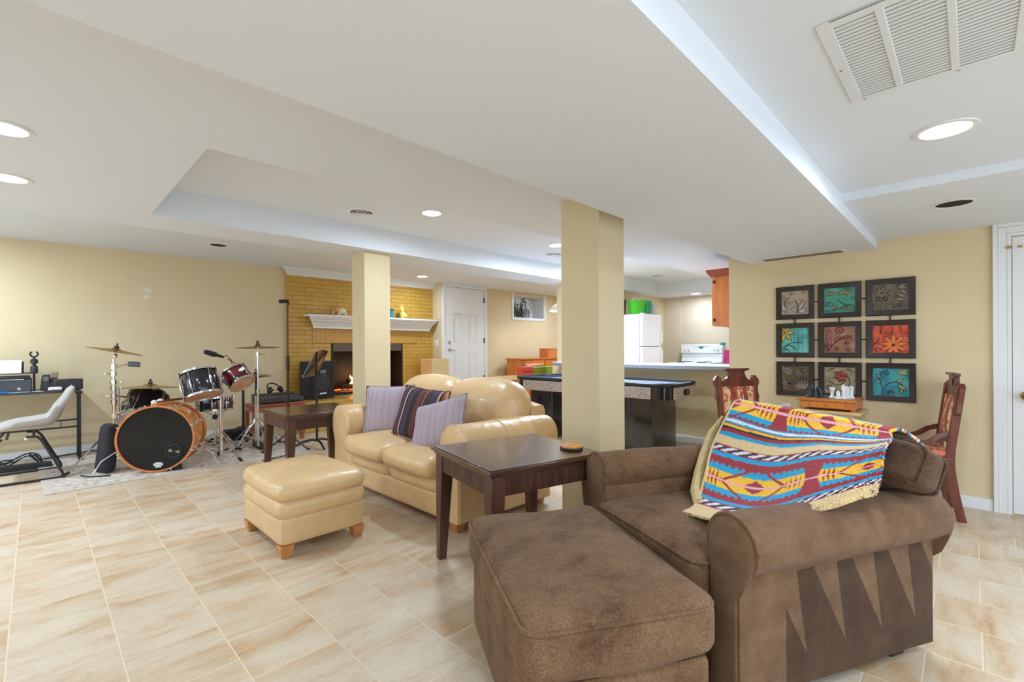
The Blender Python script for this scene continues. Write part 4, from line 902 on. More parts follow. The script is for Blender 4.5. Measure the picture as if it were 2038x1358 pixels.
# ================================================================== CARVED PARLOUR CHAIRS
def tapestry():
    m, nt, b = new_mat('striped_tapestry'); co = coords(nt); sep = N(nt, 'ShaderNodeSeparateXYZ'); L(nt, co, sep.inputs[0])
    ml = N(nt, 'ShaderNodeMath', operation='MULTIPLY_ADD'); ml.inputs[1].default_value = 1 / 0.34; ml.inputs[2].default_value = 0.5; L(nt, sep.outputs[1], ml.inputs[0])
    RD, CRM, OR = srgb(150, 62, 50), srgb(222, 190, 146), srgb(196, 108, 60)
    st = ramp(nt, ml.outputs[0], [(0.0, srgb(214, 120, 96)), (0.07, CRM), (0.25, RD), (0.40, OR), (0.46, CRM), (0.54, RD), (0.58, CRM), (0.62, RD), (0.76, CRM), (0.93, srgb(214, 120, 96))], 'CONSTANT')
    n = N(nt, 'ShaderNodeTexNoise', Scale=26.0, Detail=4.0, Roughness=0.6); L(nt, co, n.inputs['Vector'])
    mx = N(nt, 'ShaderNodeMix', data_type='RGBA'); L(nt, ramp(nt, n.outputs[0], [(0.52, (0, 0, 0)), (0.56, (1, 1, 1))]), mx.inputs[0]); L(nt, st, mx.inputs[6])
    L(nt, ramp(nt, n.outputs[1], [(0.4, srgb(120, 70, 30)), (0.5, srgb(200, 90, 36)), (0.6, srgb(150, 50, 40))], 'CONSTANT'), mx.inputs[7])
    L(nt, mx.outputs[2], b.inputs['Base Color']); b.inputs['Roughness'].default_value = 0.9; bump(nt, b, n.outputs[0], 0.3, 0.003); return m
TAP = tapestry()
def parlour_chair(label, loc, rz):
    t = thing('parlour_chair', label, 'chair', loc, rz, 'carved wooden parlour chairs')
    def bx(z): return -0.20 - 0.125 * max(0, (z - 0.45)) - 0.16 * max(0, (0.42 - z)) ** 1.5 * 1.4
    for s in (-1, 1):
        mb = MB(); zsq = [0, 0.1, 0.2, 0.3, 0.4, 0.5, 0.65, 0.8, 0.93]
        mb.rings([[Vector((bx(z) + dx, s * 0.185 + dy, z)) for dx, dy in ((-.024, -.017), (.024, -.017), (.024, .017), (-.024, .017))] for z in zsq]); mb.build('rear_leg', RWOOD, t, 0.004)
        mb = MB(); mb.prism([(bx(z) + .012, s * (0.202 + w), z) for z, w in ((0.72, 0), (0.745, .02), (0.77, .016), (0.80, .010), (0.84, .012), (0.875, .03), (0.905, .032), (0.93, .012), (0.945, 0), (0.945, -.03), (0.72, -.02))], (-0.028, 0, 0)); mb.build('ear', RWOOD, t, 0.003)
        mb = MB(); mb.rings([[Vector((x + dx, s * y, z + dz)) for dx, dz in ((-.014, -.016), (.014, -.016), (.014, .016), (-.014, .016))] for x, y, z in ((-0.20, .19, .60), (-0.14, .20, .575), (-0.09, .205, .535), (-0.03, .205, .505), (0.03, .20, .49), (0.06, .20, .465))]); mb.build('hip_bracket', RWOOD, t, 0.004)
        mb = MB(); mb.rings([[Vector((0.20 + dx * k, s * 0.185 + dy * k, z)) for dx, dy in ((-.024, -.024), (.024, -.024), (.024, .024), (-.024, .024))] for z, k in ((0, .6), (0.05, .75), (0.2, .8), (0.3, 1.0), (0.36, 1.05), (0.43, 1.0))]); mb.build('front_leg', RWOOD, t, 0.004)
    MB().rbox((0.0, 0, 0.405), (0.46, 0.41, 0.06), 0.012, n=6).build('seat_frame', RWOOD, t)
    MB().rbox((0.01, 0, 0.452), (0.43, 0.385, 0.055), 0.025, puff=0.02, n=12).build('seat', TAP, t)
    A = lambda z, d=0: bx(z) + d
    mb = MB(); mb.hexa([(A(.525, -.012), -.17, .525), (A(.525, .018), -.17, .525), (A(.525, .018), .17, .525), (A(.525, -.012), .17, .525)], [(A(.565, -.012), -.17, .565), (A(.565, .018), -.17, .565), (A(.565, .018), .17, .565), (A(.565, -.012), .17, .565)]); mb.build('lower_rail', RWOOD, t, 0.003)
    mb = MB(); n = 10; rs = []
    for k in range(n + 1):
        z = 0.565 + 0.285 * k / n; rs.append([Vector((A(z, 0.014 + 0.018 * math.sin(PI * k / n) * math.cos(y / 0.165 * PI / 2.05) if f else -0.01), y, z)) for f, y in [(1, -0.168 + 0.0336 * q) for q in range(11)] + [(0, 0.168), (0, -0.168)]])
    mb.rings(rs); mb.build('back_panel', TAP, t)
    mb = MB(); mb.prism([(A(.9, .014), y, z) for y, z in ((-.17, .85), (.17, .85), (.17, .895), (.13, .905), (.10, .925), (.085, .955), (.08, .985), (.115, .99), (.115, 1.01), (-.115, 1.01), (-.115, .99), (-.08, .985), (-.085, .955), (-.10, .925), (-.13, .905), (-.17, .895))], (-0.03, 0, 0)); c = mb.build('crest', RWOOD, t, 0.004)
    mb = MB().box(A(.9, .012), A(.9, .028), -.118, .118, .994, 1.012); mb.box(A(.9, .012), A(.9, .020), -.055, .055, .925, .975); mb.build('carving', RWOOD, c, 0.004)
parlour_chair('carved red-brown parlour chair left of the chess table, by the half wall', (4.27, 1.29, 0), math.radians(-122))
parlour_chair('carved red-brown parlour chair right of the chess table, near the white door', (4.56, 0.34, 0), math.radians(101))
# ---- folding tray table, chess box, pieces
t = thing('tray_table', 'pale wooden folding tray table with crossed legs under the chess box', 'table', (4.62, 0.83, 0))
MB().box(-0.20, 0.20, -0.225, 0.225, 0.665, 0.688).build('table_top', PINE, t, 0.006)
MB().box(-0.165, -0.145, -0.18, 0.18, 0.632, 0.664).build('rail', PINE, t, 0.002); MB().box(0.145, 0.165, -0.18, 0.18, 0.632, 0.664).build('rail', PINE, t, 0.002)
for x, s in ((-0.135, 1), (0.135, 1), (-0.11, -1), (0.11, -1)):
    MB().hexa([(x - .009, s * -.2 - .016, 0), (x + .009, s * -.2 - .016, 0), (x + .009, s * -.2 + .016, 0), (x - .009, s * -.2 + .016, 0)], [(x - .009, s * .19 - .016, .664), (x + .009, s * .19 - .016, .664), (x + .009, s * .19 + .016, .664), (x - .009, s * .19 + .016, .664)]).build('leg', PINE, t, 0.002)
MB().cyl((-0.12, -0.2, 0.03), (0.12, -0.2, 0.03), 0.008, n=8).build('stretcher', PINE, t); MB().cyl((-0.12, 0.2, 0.03), (0.12, 0.2, 0.03), 0.008, n=8).build('stretcher', PINE, t)
cb = thing('chess_box', 'orange wooden chess box with a small drawer on the tray table', 'chess set', (4.615, 0.83, 0.688))
MB().box(-0.165, 0.165, -0.19, 0.19, 0.016, 0.072).build('case', OWOOD_X, cb, 0.003)
mb = MB(); mb.rings([[Vector((sx * (0.165 + o), sy * (0.19 + o), z)) for sx, sy in ((-1, -1), (1, -1), (1, 1), (-1, 1))] for o, z in ((0.0, 0.072), (0.012, 0.074), (0.014, 0.082), (0.0, 0.094), (-0.01, 0.096))]); lid = mb.build('lid', OWOOD_X, cb)
m, nt, b = new_mat('chess_squares'); ck = N(nt, 'ShaderNodeTexChecker'); ck.inputs['Scale'].default_value = 1 / 0.036; ck.inputs[1].default_value = (*srgb(58, 44, 40), 1); ck.inputs[2].default_value = (*srgb(120, 104, 96), 1); L(nt, coords(nt), ck.inputs[0]); L(nt, ck.outputs[0], b.inputs['Base Color']); b.inputs['Roughness'].default_value = 0.2
MB().box(-0.144, 0.144, -0.144, 0.144, 0.096, 0.0975).build('board', m, lid)
dr = MB().box(-0.172, -0.165, -0.115, 0.115, 0.022, 0.066).build('drawer', OWOOD, cb, 0.002); MB().ball((-0.178, 0, 0.044), 0.008, 10).build('knob', GOLDB, dr)
for x, y in ((-.15, -.17), (-.15, .17), (.15, -.17), (.15, .17)): MB().cyl((x, y, 0), (x, y, 0.016), 0.014, 0.02, 12).build('foot', OWOOD, cb)
BLKST = mat('dark_blue_black_stone', srgb(46, 54, 62), 0.3, vary=0.4, scale=60); WHTST = mat('white_marble_resin', srgb(232, 230, 224), 0.4, vary=0.03, scale=40)
def piece(kind, h, side, pos, label, r=0.0165):
    h *= 1.18; r *= 1.2
    t = thing('chess_piece', label, 'chess piece', (4.615 + pos[0], 0.83 + pos[1], 0.7855), rnd.uniform(0, 6), side + ' chess pieces')
    m = BLKST if side == 'dark' else WHTST
    MB().lathe([(r * 1.1, 0), (r * 1.15, .004), (r * .95, .010), (r * .9, .013)], 16).build('base', m, t)
    if kind == 'rook': pr = [(r * .85, .013), (r * .62, .022), (r * .6, h * .7), (r * .9, h * .78), (r * .95, h)]
    elif kind == 'pawn': pr = [(r * .8, .013), (r * .7, h * .4), (r * .75, h * .6), (r * .6, h * .75), (r * .4, h * .92), (r * .1, h)]
    elif kind == 'king': pr = [(r * .85, .013), (r * .66, h * .25), (r * .6, h * .55), (r * .75, h * .72), (r * .6, h * .8), (r * .7, h * .88), (r * .25, h * .94)]
    else: pr = [(r * .85, .013), (r * .7, h * .3), (r * .65, h * .5), (r * .8, h * .7)]
    mb = MB(); mb.lathe(pr, 16)
    mb.build('body', m, t)
    if kind == 'king': MB().ball((0, 0, h * .96), (r * .22, r * .22, h * .07), 8).build('finial', m, t)
    if kind == 'rook': MB().lathe([(r * .95, h), (r * 1.0, h + .004), (r * .6, h + .005), (r * .55, h)], 12).build('crown', m, t)
    if kind == 'knight':
        mb = MB(); mb.prism([(x * r, -r * .45, z * h) for x, z in ((-.75, .6), (.55, .6), (.45, .72), (1.1, .74), (1.15, .82), (.5, .98), (.0, 1.0), (-.6, .92))], (0, r * .9, 0)); mb.build('head', m, t, 0.003)
for k, h, p, d in (('rook', .062, (-.105, .135), 'dark castle piece nearest the front left corner of the chess box'), ('king', .095, (-.05, .125), 'tall dark king piece on the left of the chess box'), ('knight', .072, (-.02, .085), 'dark knight piece behind the front dark pieces on the chess box'), ('pawn', .055, (-.105, .088), 'dark pawn beside the dark castle on the chess box'), ('pawn', .056, (-.075, .056), 'dark pawn furthest right among the dark chess pieces'), ('knight', .066, (.0, .135), 'dark knight at the back left of the chess box'), ('pawn', .05, (-.06, .09), 'dark pawn in the middle of the dark chess pieces')): piece(k, h, 'dark', p, d)
for k, h, p, d in (('rook', .070, (-.09, -.025), 'white castle piece standing alone on the chess box'), ('pawn', .055, (-.12, -.070), 'small white pawn at the front of the chess box'), ('king', .098, (-.115, -.105), 'tall white king piece at the front of the chess box'), ('knight', .086, (-.06, -.118), 'white knight behind the white king on the chess box'), ('knight', .084, (-.03, -.142), 'white knight furthest right on the chess box')): piece(k, h, 'white', p, d, 0.018)
# ================================================================== AIR HOCKEY TABLE
ah = thing('air_hockey_table', 'black and speckled air hockey table in front of the half wall', 'game table', (5.10, 3.45, 0))
AX, AY = 0.40, 1.17
m, nt, b = new_mat('speckled_laminate'); n = N(nt, 'ShaderNodeTexNoise', Scale=70.0, Detail=3.0); L(nt, coords(nt), n.inputs['Vector']); L(nt, ramp(nt, n.outputs[0], [(0.36, srgb(120, 104, 92)), (0.5, srgb(166, 150, 138)), (0.64, srgb(196, 182, 170))]), b.inputs['Base Color']); b.inputs['Roughness'].default_value = 0.5; SPECK = m
rr = lambda x, y, r, z, n=6: [Vector(p) for p in rect_loop(-x, x, -y, y, z, r, n)]
MB().rings([rr(AX - .02, AY - .02, .17, .625), rr(AX - .02, AY - .02, .17, .775)]).build('cabinet_body', GLOSSB, ah)
MB().rings([rr(AX - .015, AY - .015, .17, .765), rr(AX, AY, .18, .775), rr(AX, AY, .18, .800), rr(AX - .01, AY - .01, .17, .808), rr(AX - .05, AY - .05, .14, .808), rr(AX - .055, AY - .055, .135, .800), rr(AX - .055, AY - .055, .135, .7765)], caps=False).build('rail', BLACK, ah)
MB().rings([rr(AX - .054, AY - .054, .134, .7755), rr(AX - .054, AY - .054, .134, .777)]).build('playing_surface', mat('pale_blue_board', srgb(186, 204, 222), 0.15, vary=0.02), ah)
for s in (-1, 1):
    mb = MB(); mb.box(s * (AX - .018), s * (AX + .002), -AY + .22, AY - .22, .632, .762); mb.build('side_panel', SPECK, ah, 0.002)
    mb = MB(); y0, y1 = s * (AY - .02), s * (AY + .004)
    for b_ in ((-.27, -.06, .632, .762), (.06, .27, .632, .762), (-.06, .06, .632, .675), (-.06, .06, .72, .762)): mb.box(b_[0], b_[1], min(y0, y1), max(y0, y1), b_[2], b_[3])
    mb.build('end_panel', SPECK, ah)
    mb = MB(); mb.box(-.06, .06, min(s * (AY - .06), s * (AY - .019)), max(s * (AY - .06), s * (AY - .019)), .675, .72); mb.build('goal_slot', DARKHOLE, ah)
    mb = MB(); mb.tube([(x, s * (AY + .006), z) for x, y, z in [(p[0], 0, p[1]) for p in rect_loop(-.066, .066, .668, .727, 0, .02, 4)]], 0.007, 6, loop=True); mb.build('goal_rim', BLACKM, ah)
    for sy in (-1, 1):
        mb = MB()
        for z in (.65, .745): mb.cyl((s * (AX + .001), sy * (AY - .24), z), (s * (AX + .005), sy * (AY - .24), z), .006, n=8)
    mb = MB(); y = s * 0.72; mb.rings([rr2 for rr2 in [[Vector(p) + Vector((0, y, 0)) for p in rect_loop(-.29, .29, -.20, .20, z, .02, 3)] for z in (0.0, .622)]]); mb.build('pedestal', GLOSSB, ah)
t = thing('mallet', 'small pink air hockey mallet on the table top', 'mallet', (5.0, 3.05, .778))
MB().lathe([(.045, 0), (.047, .012), (.03, .02), (.016, .024), (.018, .05), (.006, .06)], 20).build('body', mat('pink_plastic', srgb(226, 70, 130), 0.4, vary=0.05), t)
t = thing('blue_strip', 'dark blue strip lying on the far end of the air hockey table', 'strip', (5.08, 4.32, .778), math.radians(60))
MB().box(-.02, .02, -.25, .25, 0, .02).build('strip_body', mat('navy_blue', srgb(52, 54, 90), 0.7, vary=0.1), t, 0.005)  # plain dark blue bar near the far rail
# ================================================================== KITCHEN
ct = thing('counter', 'grey edged white bar counter on the half wall', 'counter', (0, 0, 0))
MB().box(5.50, 6.05, 1.735, 4.54, 0.930, 0.972).build('edge', GREYE, ct, 0.004); MB().box(5.502, 6.048, 1.737, 4.538, 0.972, 0.982).build('counter_top', mat('white_laminate', srgb(228, 230, 232), 0.3, vary=0.02, scale=50), ct, 0.003)
fr = thing('refrigerator', 'tall white refrigerator with buckets on top', 'refrigerator', (7.17, 3.95, 0))
MB().box(0, 0.68, 0.065, 0.63, 0.02, 1.765).build('cabinet', WHITE, fr, 0.006)
MB().box(0, 0.68, 0, 0.058, 0.10, 1.20).build('door', WHITE, fr, 0.012); MB().box(0, 0.68, 0, 0.058, 1.215, 1.768).build('freezer_door', WHITE, fr, 0.012)
MB().box(0.01, 0.67, 0.03, 0.6, 0.0, 0.09).build('kick_plate', GREYE, fr)
for z0, z1 in ((0.75, 1.17), (1.25, 1.5)): MB().tube([(0.62, -0.001, z0), (0.62, -0.035, z0 + .03), (0.62, -0.035, z1 - .03), (0.62, -0.001, z1)], 0.011, 8).build('handle', WHITE, fr)
MB().box(0.02, 0.10, 0.01, 0.06, 1.768, 1.782).build('hinge_cover', WHITE, fr, 0.003)
GRN = mat('bright_green_plastic', srgb(70, 190, 40), 0.3, vary=0.08, trans=0.25); TEALP = mat('teal_green_plastic', srgb(0, 176, 120), 0.3, vary=0.06, trans=0.25)
CLR = mat('clear_plastic', (0.86, 0.88, 0.88), 0.12, trans=0.75, vary=0.02); DGL = mat('smoky_glass', srgb(120, 120, 96), 0.1, trans=0.7, vary=0.05)
def bucket(label, cat, m, loc, r0, r1, h, name='bucket', handle=None, group=None):
    t = thing(name, label, cat, loc, 0, group)
    MB().lathe([(1e-4, 0.004), (r0 - .006, 0.004), (r1 - .006, h - .004), (r1, h), (r1 + .008, h), (r1 + .008, h - .012), (r1, h - .014), (r0, 0), (1e-4, 0)], 28, caps=False).build('tub', m, t)
    if handle: MB().tube([(-r1 * math.cos(a), 0.012 * 0, h - .01 + handle[0] * math.sin(a)) for a in [PI * k / 12 for k in range(13)]], 0.006, 6).build('handle', handle[1], t)
    return t
bucket('bright green party bucket on the refrigerator', 'bucket', GRN, (7.37, 4.17, 1.768), 0.12, 0.155, 0.24, handle=(0.06, WHITE))
bucket('teal green party bucket right of the bright green one on the refrigerator', 'bucket', TEALP, (7.60, 4.16, 1.768), 0.105, 0.14, 0.25, handle=(0.09, WHITE))
bucket('clear plastic tub on the right end of the refrigerator', 'tub', CLR, (7.765, 4.05, 1.768), 0.055, 0.065, 0.205, name='clear_tub')
bucket('smoky glass jar on the left end of the refrigerator', 'jar', DGL, (7.25, 4.42, 1.768), 0.09, 0.10, 0.26, name='glass_jar')
st = thing('stove', 'white electric stove with a raised control panel', 'stove', (8.48, 3.38, 0))
MB().box(0.03, 0.70, 0, 0.80, 0.0, 0.865).build('body', WHITE, st, 0.004)
MB().box(0.0, 0.74, -0.004, 0.804, 0.87, 0.905).build('cooktop', WHITE, st, 0.006)
MB().box(0.0, 0.03, 0.04, 0.76, 0.15, 0.80).build('oven_door', WHITE, st, 0.004)
MB().box(-0.002, 0.02, 0.10, 0.70, 0.84, 0.862).build('control_slot', BLACK, st, 0.002)
MB().cyl((-0.03, 0.08, 0.80), (-0.03, 0.72, 0.80), 0.012, n=10).build('handle', WHITE, st)
for x, y, r in ((0.2, 0.2, .09), (0.2, 0.6, .075), (0.5, 0.2, .075), (0.5, 0.6, .09)):
    mb = MB()
    mb.lathe([(r * .25, .009), (r * .25, .004), (r, .004), (r, .010), (r * .9, .014), (r * .8, .010), (r * .7, .014), (r * .6, .010), (r * .5, .014), (r * .4, .010)], 24, Matrix.Translation((x, y, .902)), caps=False); mb.build('burner', BLACKM, st)
bp = MB().hexa([(0.66, -.0, .905), (0.74, -.0, .905), (0.74, .80, .905), (0.66, .80, .905)], [(0.70, -.0, 1.08), (0.74, -.0, 1.08), (0.74, .80, 1.08), (0.70, .80, 1.08)]).build('back_guard', WHITE, st, 0.003)
MB().hexa([(0.655, -.005, 1.075), (0.74, -.005, 1.075), (0.74, .805, 1.075), (0.655, .805, 1.075)], [(0.68, -.005, 1.25), (0.74, -.005, 1.25), (0.74, .805, 1.25), (0.68, .805, 1.25)]).build('control_panel', WHITE, st, 0.006)
for y in (.07, .14, .64, .72): MB().cyl((.664, y, 1.13), (.645, y, 1.135), .021, .018, 14).build('knob', mat('light_grey_knob', srgb(200, 200, 198), 0.4, vary=0.03), st)
MB().box(.663, .672, .36, .44, 1.165, 1.205).build('clock', mat('green_clock_display', srgb(20, 50, 34), 0.2, emit=((0.1, 0.7, 0.3), 0.25), vary=0.1), st); MB().box(.665, .674, .26, .53, 1.208, 1.212).build('stripe', mat('grey_print', srgb(150, 160, 150), 0.5, vary=0.05), st)
bcab = thing('base_cabinet', 'orange wood kitchen base cabinet with a grey top beside the stove', 'cabinet', (8.50, 1.76, 0))
MB().box(0.02, 0.74, 0, 1.60, 0.0, 0.855).build('body', OWOOD, bcab, 0.003); MB().box(-0.01, 0.745, 0, 1.605, 0.86, 0.90).build('counter_top', GREYE, bcab, 0.003)
for y in (0.03, 0.56, 1.09):
    dd = MB().box(0.0, 0.02, y, y + .48, 0.12, 0.82).build('door', OWOOD, bcab, 0.004); MB().ball((-.012, y + .42, .72), .012, 8).build('knob', BLACKM, dd)
t = thing('gift_bag', 'magenta foil bag on the kitchen counter right of the stove', 'bag', (8.80, 3.05, 0.90)); m = mat('magenta_foil', srgb(186, 20, 110), 0.25, vary=0.35, scale=30, bmp=0.6, bscale=30)
MB().hexa([(-.07, -.16, 0), (.07, -.16, 0), (.07, .16, 0), (-.07, .16, 0)], [(-.05, -.15, .235), (.05, -.15, .235), (.05, .15, .24), (-.05, .15, .24)]).build('bag_body', m, t, 0.005)
t = thing('spoon', 'teal cooking spoon standing behind the magenta bag', 'spoon', (8.98, 3.22, 0.90)); m = mat('teal_silicone', srgb(70, 130, 122), 0.4, vary=0.1)
MB().tube([(0, 0, 0), (0, .03, .2), (0, .055, .33)], .008, 8).build('shaft', m, t); MB().ball((-.01, .085, .355), (.03, .06, .03), 12).build('bowl', m, t)
uc = thing('wall_cabinet', 'orange wood wall cabinet with crown at the kitchen edge', 'cabinet', (5.25, 1.735, 1.43))
MB().box(0, 1.6, 0, 0.30, 0, 0.545).build('body', OWOOD, uc, 0.002)
for x in (0.02, 0.81):
    dd = MB().box(x, x + .76, 0.302, 0.32, 0.012, 0.535).build('door', OWOOD, uc, 0.003); MB().ball((x + .7, .332, .06), .011, 8).build('knob', BLACKM, dd)
for z in (.05, .47): MB().box(-.003, .0, .272, .298, z, z + .035).build('hinge', BLACKM, uc)
prf = [(0, .545), (.01, .545), (.012, .56), (.03, .58), (.038, .60), (.042, .605), (.042, .62), (0, .62)]
mb = MB(); mb.rings([[Vector((-o, 0, z)) for o, z in prf], [Vector((-o, .32 + o, z)) for o, z in prf], [Vector((1.6, .32 + o, z)) for o, z in prf]]); mb.build('crown', wood('russet_wood', srgb(150, 62, 32), srgb(186, 92, 54), 0.35, 0), uc)
# ================================================================== DINING CORNER beyond the counter
q0 = P(1037, 714, y=6.55); q1 = P(1108, 714, y=6.55)
sd = thing('sideboard', 'orange wood sideboard against the far beige wall', 'cabinet', (q0.x + .04, 6.55, 0))
sw = q1.x - q0.x + .9; sh_ = q0.z
MB().box(0, sw, 0, .45, 0.08, sh_ - .025).build('body', OWOOD, sd, 0.003); MB().box(-.04, sw + .04, -.03, .46, sh_ - .025, sh_).build('top', OWOOD_X, sd, 0.003)
for k in range(3):
    dd = MB().box(.03 + k * sw / 3, (k + 1) * sw / 3 - .01, -.016, -.001, .12, sh_ - .24).build('door', OWOOD, sd, 0.003); MB().ball((.09 + k * sw / 3, -.026, .6), .011, 8).build('knob', GOLDB, dd)
    dd = MB().box(.03 + k * sw / 3, (k + 1) * sw / 3 - .01, -.016, -.001, sh_ - .22, sh_ - .04).build('drawer', OWOOD, sd, 0.003); MB().ball((.03 + (k + .5) * sw / 3, -.026, sh_ - .13), .011, 8).build('knob', GOLDB, dd)
for x in (.05, sw - .05):
    for y in (.05, .4): MB().box(x - .03, x + .03, y - .03, y + .03, 0, .08).build('foot', OWOOD, sd)
q2 = P(1087, 713, y=6.65); q3 = P(1087, 694, y=6.65)
t = thing('wooden_box', 'orange wooden box on the sideboard', 'box', (q2.x, 6.6, sh_)); MB().box(0, .34, 0, .24, 0, q3.z - sh_ - .02).build('case', OWOOD_X, t, 0.003); MB().box(-.008, .348, -.008, .248, q3.z - sh_ - .02, q3.z - sh_ + .004).build('lid', OWOOD_X, t, 0.003)
lt = thing('low_table', 'pale side table behind the air hockey table holding boxes', 'table', (6.35, 5.75, 0))
tz = P(1075, 746, y=5.75).z
MB().box(-.85, .75, -.28, .28, tz - .03, tz).build('table_top', PINE, lt, 0.003)
for x in (-.78, .68):
    for y in (-.22, .22): MB().box(x - .025, x + .025, y - .025, y + .025, 0, tz - .03).build('leg', PINE, lt, 0.003)
def onlow(px0, px1, row, yb): a = P(px0, 746, y=yb); b = P(px1, 746, y=yb); c = P(px0, row, y=yb); return a.x, b.x, c.z - tz
x0, x1, h = onlow(1037, 1060, 730, 5.55); t = thing('red_case', 'red rounded case at the left of the boxes behind the air hockey table', 'case', ((x0 + x1) / 2, 5.60, tz)); MB().rbox((0, 0, h / 2), (x1 - x0, .16, h), .03, n=8).build('shell', mat('red_vinyl', srgb(206, 70, 52), 0.35, vary=0.06), t); MB().box(-(x1 - x0) / 2 + .01, (x1 - x0) / 2 - .01, -.083, -.079, h * .45, h * .52).build('zip', mat('dark_red_zip', srgb(120, 30, 26), 0.5, vary=0.1), t)
x0, x1, h = onlow(1062, 1087, 731, 5.62); t = thing('olive_box', 'olive cardboard box between the red case and the green box', 'box', ((x0 + x1) / 2, 5.68, tz)); m = mat('olive_card', srgb(150, 152, 50), 0.7, vary=0.08); MB().box(-(x1 - x0) / 2, (x1 - x0) / 2, -.1, .1, 0, h - .012).build('case', m, t, 0.002); MB().box(-(x1 - x0) / 2 - .004, (x1 - x0) / 2 + .004, -.104, .104, h - .012, h).build('lid', mat('pale_olive_card', srgb(206, 200, 140), 0.7, vary=0.05), t, 0.002); bz = h
x0, x1, h = onlow(1088, 1104, 730, 5.55); t = thing('green_tin', 'lime green tin box by the counter end', 'box', ((x0 + x1) / 2, 5.62, tz)); m = mat('lime_green_tin', srgb(160, 206, 70), 0.4, vary=0.05); MB().box(-(x1 - x0) / 2, (x1 - x0) / 2, -.09, .09, 0, h - .02).build('case', m, t, 0.006); MB().box(-(x1 - x0) / 2 - .004, (x1 - x0) / 2 + .004, -.094, .094, h - .02, h).build('lid', m, t, 0.004)
a = P(1048, 727, y=5.70); b = P(1082, 727, y=5.70); t = thing('paper_roll', 'peach paper roll lying across the olive box', 'paper roll', ((a.x + b.x) / 2, 5.72, tz + bz)); MB().cyl((a.x - (a.x + b.x) / 2, 0, .028), (b.x - (a.x + b.x) / 2, 0, .028), .028, n=14).build('roll', mat('peach_paper', srgb(236, 186, 150), 0.7, vary=0.04), t); MB().cyl((a.x - (a.x + b.x) / 2 - .003, 0, .028), (a.x - (a.x + b.x) / 2, 0, .028), .018, n=12).build('core', mat('dark_red_core', srgb(110, 40, 30), 0.7, vary=0.1), t)
pl_ = P(1113, 620, y=5.85)
t = thing('pendant_lamp', 'white conical pendant lamp half hidden by the far wall end', 'lamp', (pl_.x, 5.85, pl_.z))
MB().lathe([(.20, 0), (.20, .006), (.17, .06), (.11, .12), (.05, .16), (.03, .18), (.027, .18), (.046, .155), (.105, .115), (.165, .057), (.195, .004)], 32, caps=False).build('lamp_shade', mat('white_milk_glass', srgb(244, 242, 236), 0.3, emit=((1, .96, .9), 0.35), vary=0.01), t)
for r, z in ((.2025, .003), (.172, .058)): MB().tube([(r * math.cos(k * PI / 18), r * math.sin(k * PI / 18), z) for k in range(36)], .004, 5, loop=True).build('rim_band', BLACKM, t)
pb = bpy.data.lights.new('bulb', 'POINT'); pb.energy = 17; pb.color = (0.80, 0.86, 0.98); pb.shadow_soft_size = 0.04
pbo = bpy.data.objects.new('bulb', pb); COL.objects.link(pbo); pbo.parent = t; pbo.location = (0, 0, .05)
MB().cyl((0, 0, .18), (0, 0, .23), .02, n=12).build('socket', BLACKM, t); MB().cyl((0, 0, .23), (0, 0, Z3 - pl_.z - .02), .004, n=6).build('cord', BLACKM, t); MB().lathe([(1e-4, Z3 - pl_.z - .03), (.05, Z3 - pl_.z - .02), (.055, Z3 - pl_.z - .001)], 16, caps=False).build('canopy', BLACKM, t)
# ================================================================== ON AND BEFORE THE FIREPLACE
def mantel_z(): return 1.525 + 0.212
t = thing('animal_mug', 'cream and orange animal figurine on the left of the mantel', 'figurine', (P(678, 625, y=7.30).x, 7.30, mantel_z())); MUG = mat('cream_orange_glaze', srgb(236, 214, 176), 0.3, vary=0.08)
mb = MB(); mb.ball((.02, 0, .075), (.075, .05, .055), 16); mb.build('body', MUG, t)
for x in (-.03, .07):
    for y in (-.025, .025): MB().cyl((x, y, 0), (x, y, .05), .017, n=10).build('leg', MUG, t)
MB().ball((-.075, 0, .095), (.045, .04, .045), 14).build('head', mat('orange_glaze', srgb(224, 140, 84), 0.3, vary=0.15, scale=30), t); MB().tube([(-.11, 0, .085), (-.13, 0, .05), (-.125, 0, .02)], .012, 8).build('trunk', MUG, t)
t = thing('teal_bottle', 'teal glass bottle on the mantel beside the column', 'bottle', (P(779, 631, y=7.30).x, 7.30, mantel_z())); TG = mat('teal_glass', srgb(30, 140, 140), 0.12, vary=0.06, coat=0.4)
MB().lathe([(1e-4, 0), (.040, 0), (.042, .01), (.042, .12), (.036, .13)], 24).build('body', TG, t); MB().lathe([(.036, .13), (.044, .134), (.044, .152), (1e-4, .154)], 24).build('cap', mat('dark_teal_cap', srgb(20, 66, 70), 0.4, vary=0.1), t)
t = thing('brown_pot', 'little brown pot on the mantel left of the yellow figurine', 'pot', (P(794, 632, y=7.32).x, 7.32, mantel_z())); MB().lathe([(1e-4, 0), (.02, 0), (.034, .03), (.03, .055), (.02, .065), (.024, .075)], 18).build('body', mat('brown_glaze', srgb(120, 84, 26), 0.35, vary=0.2), t); MB().ball((0, 0, .078), .014, 8).build('knob', MATS['brown_glaze'], t)
t = thing('yellow_figurine', 'yellow rabbit-eared ceramic figurine on the right of the mantel', 'figurine', (P(802, 632, y=7.27).x, 7.27, mantel_z())); YG = mat('yellow_glaze', srgb(240, 214, 110), 0.3, vary=0.12, scale=30)
MB().ball((0, 0, .06), (.06, .05, .065), 16).build('body', YG, t); MB().ball((-.02, 0, .145), (.036, .034, .04), 14).build('head', YG, t)
for x in (-.04, .0): MB().ball((x, 0, .20), (.013, .01, .035), 10).build('ear', YG, t)
MB().ball((.035, -.03, .045), (.04, .035, .04), 12).build('round_bowl', mat('amber_glaze', srgb(232, 180, 90), 0.3, vary=0.1), t)
